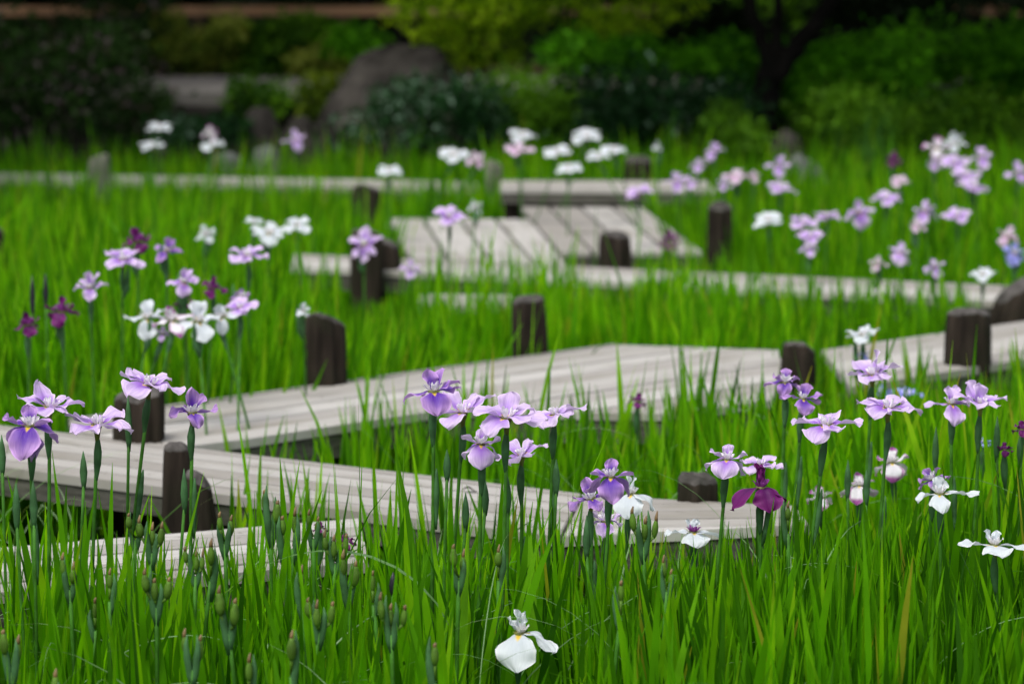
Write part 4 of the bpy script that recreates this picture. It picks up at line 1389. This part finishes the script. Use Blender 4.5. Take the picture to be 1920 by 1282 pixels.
# --- middle and back, (px, py, distance, form, colour, size, label)
GM = 'blurred irises of the middle and back of the bed'
MID = [
    (230, 482, 8.6, 'flat', 'lilac', .92, 'lilac iris spread flat at the top of the blurred left group'),
    (258, 448, 8.9, 'small', 'magenta', 1.0, 'very dark purple iris right behind the flat lilac one of the left group'),
    (313, 465, 8.8, 'open', 'purple', .66, 'two-toned purple iris right of the very dark one in the left group'),
    (168, 535, 8.4, 'side', 'lilac', .85, 'pink lilac cup shaped iris standing alone in the left group'),
    (116, 580, 8.1, 'small', 'magenta', 1.05, 'dark purple iris left of centre of the left group, brightest dark one'),
    (52, 604, 8.0, 'small', 'magenta', .85, 'dark purple iris near the left edge, lowest of the dark ones'),
    (345, 524, 8.4, 'open', 'lilac', .68, 'lilac iris in the middle of the left group above a hanging purple one'),
    (344, 560, 8.5, 'small', 'magenta', .62, 'hanging dark iris directly beneath the lilac one in the left group'),
    (400, 535, 8.5, 'small', 'magenta', .8, 'dark magenta iris right of centre in the left group'),
    (465, 475, 9.0, 'flat', 'lilac', .86, 'pale lilac iris at the right end of the left group, upper one'),
    (276, 592, 8.1, 'open', 'white', .85, 'white iris at the left end of the low white row'),
    (322, 596, 8.1, 'three', 'edged', .85, 'white iris with lilac rim second in the low white row'),
    (372, 598, 8.1, 'open', 'white', .95, 'large white iris third in the low white row'),
    (414, 590, 8.15, 'three', 'white', .8, 'white iris at the right end of the low white row'),
    (450, 572, 8.2, 'flat', 'lilac', .68, 'pink lilac iris right above the end of the low white row'),
    (452, 552, 8.5, 'small', 'purple', .6, 'small purple iris just behind the pink lilac one at the low white row'),
    (305, 622, 8.1, 'small', 'lilac', .5, 'tiny lilac iris under the low white row'),
    (568, 580, 8.6, 'side', 'white', .45, 'half closed white iris above the log post with pale sloping top'),
    (682, 455, 11.0, 'face', 'lilac', 1.0, 'big lilac iris facing the camera in front of the tall log post'),
    (770, 502, 11.0, 'small', 'lilac', .95, 'small lilac iris in front of the near edge of the slab boardwalk'),
    (842, 403, 10.6, 'flat', 'lilac', .84, 'lilac iris on a slanted stem against the slab boardwalk'),
    (1256, 448, 12.6, 'small', 'magenta', 1.1, 'dark magenta iris against the near end of the right slab boardwalk'),
    (475, 412, 10.8, 'flat', 'white', .5, 'small white iris, left one of four behind the blurred left group'),
    (505, 434, 10.6, 'flat', 'white', .9, 'largest white iris of four behind the blurred left group'),
    (557, 420, 10.8, 'flat', 'white', .74, 'white iris, right one of four behind the blurred left group'),
    (386, 436, 10.6, 'small', 'white', .8, 'faint white iris sunk in the leaves left of the four white ones'),
    (730, 318, 13.6, 'flat', 'white', .85, 'white iris alone above the boardwalk left of the centre'),
    (890, 386, 13.0, 'small', 'white', .8, 'faint white iris in the leaves behind the left slab boardwalk'),
    (1618, 624, 8.4, 'flat', 'white', .68, 'white iris in front of the right-hand diagonal boardwalk'),
    (1618, 660, 8.4, 'small', 'blue', .45, 'faint bluish iris directly under the white one at the right-hand boardwalk'),
    (298, 238, 15.6, 'flat', 'white', 1.0, 'white iris at the upper left, upper one of two over a log post'),
    (283, 271, 15.3, 'flat', 'white', .9, 'white iris at the upper left, lower one of two over a log post'),
    (398, 270, 15.2, 'flat', 'white', .95, 'white iris right of the two over the upper left log post'),
    (393, 248, 15.6, 'small', 'edged', 1.0, 'pinkish white iris stacked on the white one at the upper left'),
    (553, 260, 15.2, 'open', 'pale', .9, 'pale pinkish iris in front of the dark boulders'),
    (850, 288, 14.4, 'flat', 'white', 1.0, 'round white iris, leftmost of the white ones at the centre back'),
    (893, 298, 14.2, 'small', 'pink', 1.1, 'pink iris right beside the round white one at the centre back'),
    (980, 252, 15.0, 'flat', 'white', 1.0, 'white iris above the pinkish white one at the centre back'),
    (972, 279, 14.6, 'flat', 'pink', 1.05, 'pinkish white iris directly under a white one at the centre back'),
    (1045, 283, 14.5, 'flat', 'white', 1.0, 'flat white iris in the middle of the white ones at the centre back'),
    (1100, 254, 15.0, 'flat', 'white', 1.08, 'highest white iris at the centre back'),
    (1122, 291, 14.5, 'flat', 'white', .9, 'white iris, left half of an overlapping pair at the centre back'),
    (1150, 279, 14.6, 'flat', 'white', 1.0, 'white iris, right half of an overlapping pair at the centre back'),
    (1066, 313, 14.0, 'flat', 'white', .86, 'lowest white iris at the centre back, over the raised boardwalk'),
    (1232, 274, 14.9, 'side', 'white', .55, 'closed white iris bud standing alone above the far log post'),
    (1338, 281, 14.6, 'open', 'lilac', .8, 'pinkish lilac iris above the end of the raised boardwalk'),
    (1310, 308, 14.2, 'small', 'lilac', .9, 'small mauve iris below left of the pinkish lilac one at the raised boardwalk'),
    (1268, 336, 13.8, 'open', 'lilac', .8, 'lilac iris in front of the raised boardwalk, left half of a pair'),
    (1293, 340, 13.8, 'small', 'lilac', .9, 'lilac iris in front of the raised boardwalk, right half of a pair'),
    (1198, 358, 13.4, 'flat', 'lilac', .92, 'flat lilac iris where the slab boardwalk meets the raised one'),
    (1380, 328, 13.9, 'flat', 'pink', 1.0, 'dusky pink iris right of the raised boardwalk'),
    (1358, 344, 13.8, 'small', 'lilac', .8, 'small lilac iris below left of the dusky pink one'),
    (1413, 330, 13.9, 'small', 'pink', .8, 'small pink iris right beside the dusky pink one'),
    (1460, 308, 13.9, 'open', 'lilac', .86, 'tall two-tiered lilac iris at the right of the raised boardwalk'),
    (1464, 350, 13.5, 'flat', 'pale', .95, 'pale lilac iris under the tall two-tiered one'),
    (1675, 297, 14.2, 'small', 'magenta', .95, 'dark magenta iris alone against the reeds at the right back'),
    (1756, 275, 13.6, 'open', 'edged', .9, 'white and lilac iris, upper left of the tall right back cluster'),
    (1790, 268, 13.6, 'side', 'white', 1.0, 'white iris pointing upwards at the top of the right back cluster'),
    (1838, 292, 13.5, 'open', 'lilac', .9, 'lilac iris with white upright petal, right side of the right back cluster'),
    (1790, 302, 13.4, 'flat', 'pale', .95, 'pale iris in the middle of the right back cluster'),
    (1752, 305, 13.5, 'small', 'lilac', .8, 'small lilac iris hanging at the left of the right back cluster'),
    (1812, 326, 13.3, 'flat', 'pale', .95, 'pale iris just above the lowest flower of the right back cluster'),
    (1826, 350, 13.1, 'flat', 'lilac', 1.05, 'lilac iris, lowest of the right back cluster'),
    (1908, 320, 13.4, 'open', 'lilac', .9, 'lilac iris cut by the right edge beside the right back cluster'),
    (1688, 338, 13.4, 'flat', 'pink', .65, 'small faded pink iris left of the right back cluster'),
    (1662, 370, 12.8, 'flat', 'lilac', .98, 'lilac iris beneath the small faded pink one at the right'),
    (1735, 392, 12.4, 'droop', 'lilac', .9, 'lilac iris with hanging petals under the right back cluster'),
    (1796, 402, 12.2, 'flat', 'lilac', .85, 'flat lilac iris right of the hanging one under the right back cluster'),
    (1610, 394, 12.4, 'droop', 'lilac', 1.05, 'largest lilac iris of the row at the right, full and drooping'),
    (1550, 403, 12.2, 'flat', 'lilac', .78, 'lilac iris left beside the largest one of the row at the right'),
    (1505, 415, 12.1, 'flat', 'lilac', .82, 'pinkish lilac iris third from the left in the row at the right'),
    (1440, 410, 12.2, 'flat', 'white', .88, 'whitish iris at the left end of the row at the right'),
    (1520, 440, 11.8, 'flat', 'lilac', .72, 'lilac iris below the pinkish one, upper half of a stack of two'),
    (1517, 462, 11.6, 'small', 'lilac', .85, 'mauve iris, lower half of a stack of two at the right'),
    (1720, 420, 11.9, 'small', 'pink', .75, 'faint dusky iris below the hanging lilac one at the right'),
    (1890, 440, 11.6, 'small', 'pink', 1.05, 'dusky pink iris directly above the blue one at the right edge'),
    (1903, 470, 11.2, 'droop', 'blue', .75, 'blue iris at the right edge under a dusky pink one'),
    (1688, 470, 11.3, 'droop', 'pale', .78, 'round pale lilac iris above the lateral boardwalk at the right'),
    (1752, 496, 11.0, 'droop', 'lilac', .66, 'lilac iris right of the round pale one by the lateral boardwalk'),
    (1645, 492, 11.1, 'small', 'pink', .8, 'faint mauve iris left of the round pale one by the lateral boardwalk'),
    (1843, 512, 10.9, 'flat', 'white', .72, 'white iris just above the lateral boardwalk at the right'),
]
for i, (px, py, d, form, col, s, lab_) in enumerate(MID):
    r_ = random.Random(i)
    iris(px, py, d, form, col, lab_, tilt=r_.uniform(-9, 9), nod=r_.uniform(4, 22), s=s * 1.12, yaw=r_.uniform(-45, 45), seed=60 + i, hi=False, group=GM, bud=r_.random() < .3)


# ------------------------------------------------------------------ seed stalks and closed buds in front
def pod(c, L, R, lean):
    ax = Vector((lean, 0, 1)).normalized()
    v, f = tube([c + ax * (L * t) for t in (0, .12, .35, .65, .88, 1)], [R * q for q in (.35, .7, 1, .95, .6, .45)], 9)
    return v, f, c + ax * L


def seed_stalk(px, py, d, npod, label, seed, s=1.0, basepx=None):
    r_ = random.Random(5000 + seed)
    tp = at(px, py, d=d)
    bx = tp.x + r_.uniform(-.04, .04)
    base = Vector((bx, d + .02, -0.02))
    root = empty('seed_stalk', base)
    tag(root, label, 'seed stalk', 'green seed stalks in the foreground')
    h = tp - base - Vector((0, 0, .035 * s))
    path = stem_path(Vector((0, 0, 0)), h - Vector((0, 0, .03 * s)), r_)
    v, f = tube(path, [.0036] * 9, 8)
    link_mesh('stem', v, f, M['stem'], parent=root)
    ax = Vector((0, 0, 1))
    # two folded sheath leaves that hold the pods
    for k, sx in enumerate((-1, 1) if npod > 1 else (r_.choice((-1, 1)),)):
        q = path[-1]
        l = r_.uniform(.05, .08) * s * (1 if k == 0 else r_.uniform(.6, .9))
        pts = [q - ax * .035 * s, q + Vector((sx * .004, 0, -.01)), q + Vector((sx * .008, -.003, l * .35)), q + Vector((sx * .010, -.003, l * .7)), q + Vector((sx * .008, 0, l))]
        v, f = tube(pts, [.0034 * s, .006 * s, .0066 * s, .0042 * s, .0006], 8, ell=.6)
        link_mesh('bract', v, f, M['bract'], parent=root)
    for k in range(npod):
        off = Vector(((k - (npod - 1) / 2) * .019 * s + r_.uniform(-.003, .003), r_.uniform(-.012, .008), -.016 * k * (1 if k % 2 else .4) * s))
        c = h + off
        foot = path[-1] + Vector((off.x * .2, 0, .005))
        v0, f0 = tube([foot, foot.lerp(c, .6), c + Vector((0, 0, .002))], [.0026, .0024, .003], 6)
        pv, pf, e = pod(c, .034 * s * r_.uniform(.85, 1.15), .0074 * s * r_.uniform(.8, 1.15), off.x * 6)
        v, f = merge([(v0, f0), (pv, pf)])
        po = link_mesh('pod', v, f, M['pod'], parent=root)
        tv, tf = tube([e - Vector((0, 0, .003)), e + Vector((0, 0, .004)), e + Vector((.002, 0, .012 * r_.uniform(.5, 1.4)))], [.0036 * s, .0034 * s, .0012], 7)
        link_mesh('pod_tip', tv, tf, M['podtip'], parent=po)


SEEDS = [
    (20, 1185, 4.9, 2, 'seed stalk with two pods in the bottom left corner'),
    (130, 1048, 5.2, 2, 'seed stalk with two slim pods over the lower left boardwalk, leftmost there'),
    (178, 1130, 5.1, 1, 'seed stalk with one dull pod under the left end of the lower left boardwalk'),
    (205, 1075, 5.2, 1, 'single green pod on its stalk low on the lower left boardwalk'),
    (253, 962, 5.4, 2, 'tall seed stalk with brown tip between the two left boardwalks'),
    (284, 975, 5.35, 3, 'seed stalk with three stacked pods in front of the slim log post'),
    (292, 1072, 5.1, 3, 'thick seed stalk with a big round pod below the three stacked pods'),
    (366, 1030, 5.25, 3, 'seed stalk with three plump pods on the lower left boardwalk'),
    (394, 1018, 5.35, 1, 'single small pod right above the three plump pods'),
    (420, 962, 5.5, 2, 'seed stalk with two pods at the near edge of the long boardwalk, left one'),
    (508, 925, 5.55, 2, 'highest seed stalk in front of the long boardwalk, with two pods'),
    (532, 968, 5.5, 1, 'single pod in a blue green sheath just right of the highest seed stalk'),
    (549, 965, 5.55, 1, 'short single pod, next one right of the sheathed pod'),
    (587, 962, 5.5, 2, 'seed stalk with long pods over the end of the lower left boardwalk'),
    (628, 1000, 5.4, 3, 'seed stalk with three round pods over the end of the lower left boardwalk'),
    (652, 1042, 5.3, 2, 'seed stalk with two pods just past the end of the lower left boardwalk'),
    (566, 1072, 5.2, 1, 'slim brown tipped pod stalk below the end of the lower left boardwalk'),
    (428, 1112, 5.0, 2, 'seed stalk with one pod above another, lower middle left'),
    (360, 1188, 4.85, 2, 'dark seed stalk with a white speck near the bottom, left of centre'),
    (598, 1122, 5.0, 3, 'seed stalk with three pods in the lower part left of centre'),
    (545, 1195, 4.8, 1, 'seed stalk with a reddish tip near the bottom left of centre'),
    (466, 1236, 4.8, 1, 'low pod at the bottom edge left of centre'),
    (700, 1080, 5.15, 1, 'single round pod on a stalk left of the black withered bud'),
    (733, 1125, 5.0, 3, 'seed stalk with three pods right below the black withered bud'),
    (815, 1208, 4.85, 1, 'thick lone pod on a brown stalk near the bottom centre'),
    (860, 1028, 5.3, 2, 'seed stalk with two pods under the lower centre irises'),
    (935, 1030, 5.4, 1, 'slender brown topped seed stalk beside the centre iris stems'),
    (1163, 1095, 5.1, 1, 'slim pod with an orange ring below the violet iris'),
    (1207, 962, 5.5, 3, 'seed stalk with a bundle of pods below the white iris behind the violet one'),
    (1250, 1058, 5.25, 2, 'seed stalk with a fat pod left of the dark magenta iris'),
    (1478, 945, 5.55, 1, 'green pod in a long sheath touching the dark magenta iris'),
    (100, 1272, 4.7, 1, 'pod tip just entering at the bottom left edge'),
]
for i, (px, py, d, n_, lb) in enumerate(SEEDS):
    seed_stalk(px, py, d, n_, lb, i, s=random.Random(i * 7).uniform(.72, 1.1))


def bud_spear(px, py, d, L, label, seed, mat_='bract', basepx=None):
    """closed lance shaped bud on its stem, py = its tip"""
    r_ = random.Random(7000 + seed)
    tp = at(px, py, d=d)
    bx = tp.x + r_.uniform(-.03, .03) if basepx is None else at(basepx, 1000, d=d).x
    base = Vector((bx, d, -0.02))
    root = empty('iris_bud', base)
    tag(root, label, 'iris bud', 'closed iris buds in the foreground')
    h = tp - base
    path = stem_path(Vector((0, 0, 0)), h - Vector((0, 0, L * .8)), r_)
    v, f = tube(path, [.0036] * 5 + [.003] * 4, 8)
    link_mesh('stem', v, f, M['stem'], parent=root)
    q = path[-1]
    ax = (h - q).normalized()
    v, f = tube([q - ax * L * .2, q, q + ax * L * .25, q + ax * L * .5, q + ax * L * .8], [.003, .0055, .0075, .0055, .0005], 8, ell=.7)
    link_mesh('bud', v, f, M[mat_], parent=root)


BUDS = [
    (240, 742, 5.75, .11, 'bract', 'tall closed bud in front of the square left log post'),
    (156, 845, 5.6, .075, 'bract', 'closed green bud between the two lowest flowers of the left group'),
    (3, 815, 5.6, .08, 'bract', 'closed bud at the very left edge beside the deep purple iris'),
    (838, 842, 5.7, .065, 'bract', 'closed bud left of the centre cluster stems'),
    (910, 900, 5.7, .07, 'bract', 'closed bud low between the centre cluster stems'),
    (1043, 860, 5.75, .075, 'bract', 'closed bud at the right side of the centre cluster'),
    (873, 922, 5.75, .08, 'bract', 'dark slender bud under the lower left flower of the centre cluster'),
    (952, 892, 5.7, .08, 'bract', 'closed bud clasped against the middle stem of the centre cluster'),
    (1100, 965, 5.65, .09, 'bract', 'broad blue green bud beneath the small purple iris'),
    (1590, 862, 6.3, .09, 'bract', 'closed bud among the leaves right of the lone tall lilac iris'),
    (1625, 880, 6.0, .08, 'bract', 'closed bud under the wide lilac iris of the right group'),
    (1755, 800, 6.3, .10, 'bract', 'closed bud at the stem of the pair at the right'),
    (1870, 780, 6.3, .10, 'bract', 'dark closed bud under the right one of the pair at the right'),
    (737, 1072, 5.15, .045, 'withered', 'black withered bud on a stalk below the centre'),
    (60, 515, 8.2, .12, 'withered', 'dark violet spear bud in the blurred left group, left one'),
    (85, 512, 8.4, .10, 'withered', 'dark violet spear bud in the blurred left group, right one'),
    (345, 878, 5.7, .09, 'bract', 'slender bud right of the slim log post'),
    (30, 905, 5.3, .09, 'bract', 'broad green bud under the deep purple iris, left one'),
    (62, 900, 5.3, .09, 'bract', 'broad green bud under the deep purple iris, right one'),
]
for i, (px, py, d, L, m_, lb) in enumerate(BUDS):
    bud_spear(px, py, d, L, lb, i, m_)
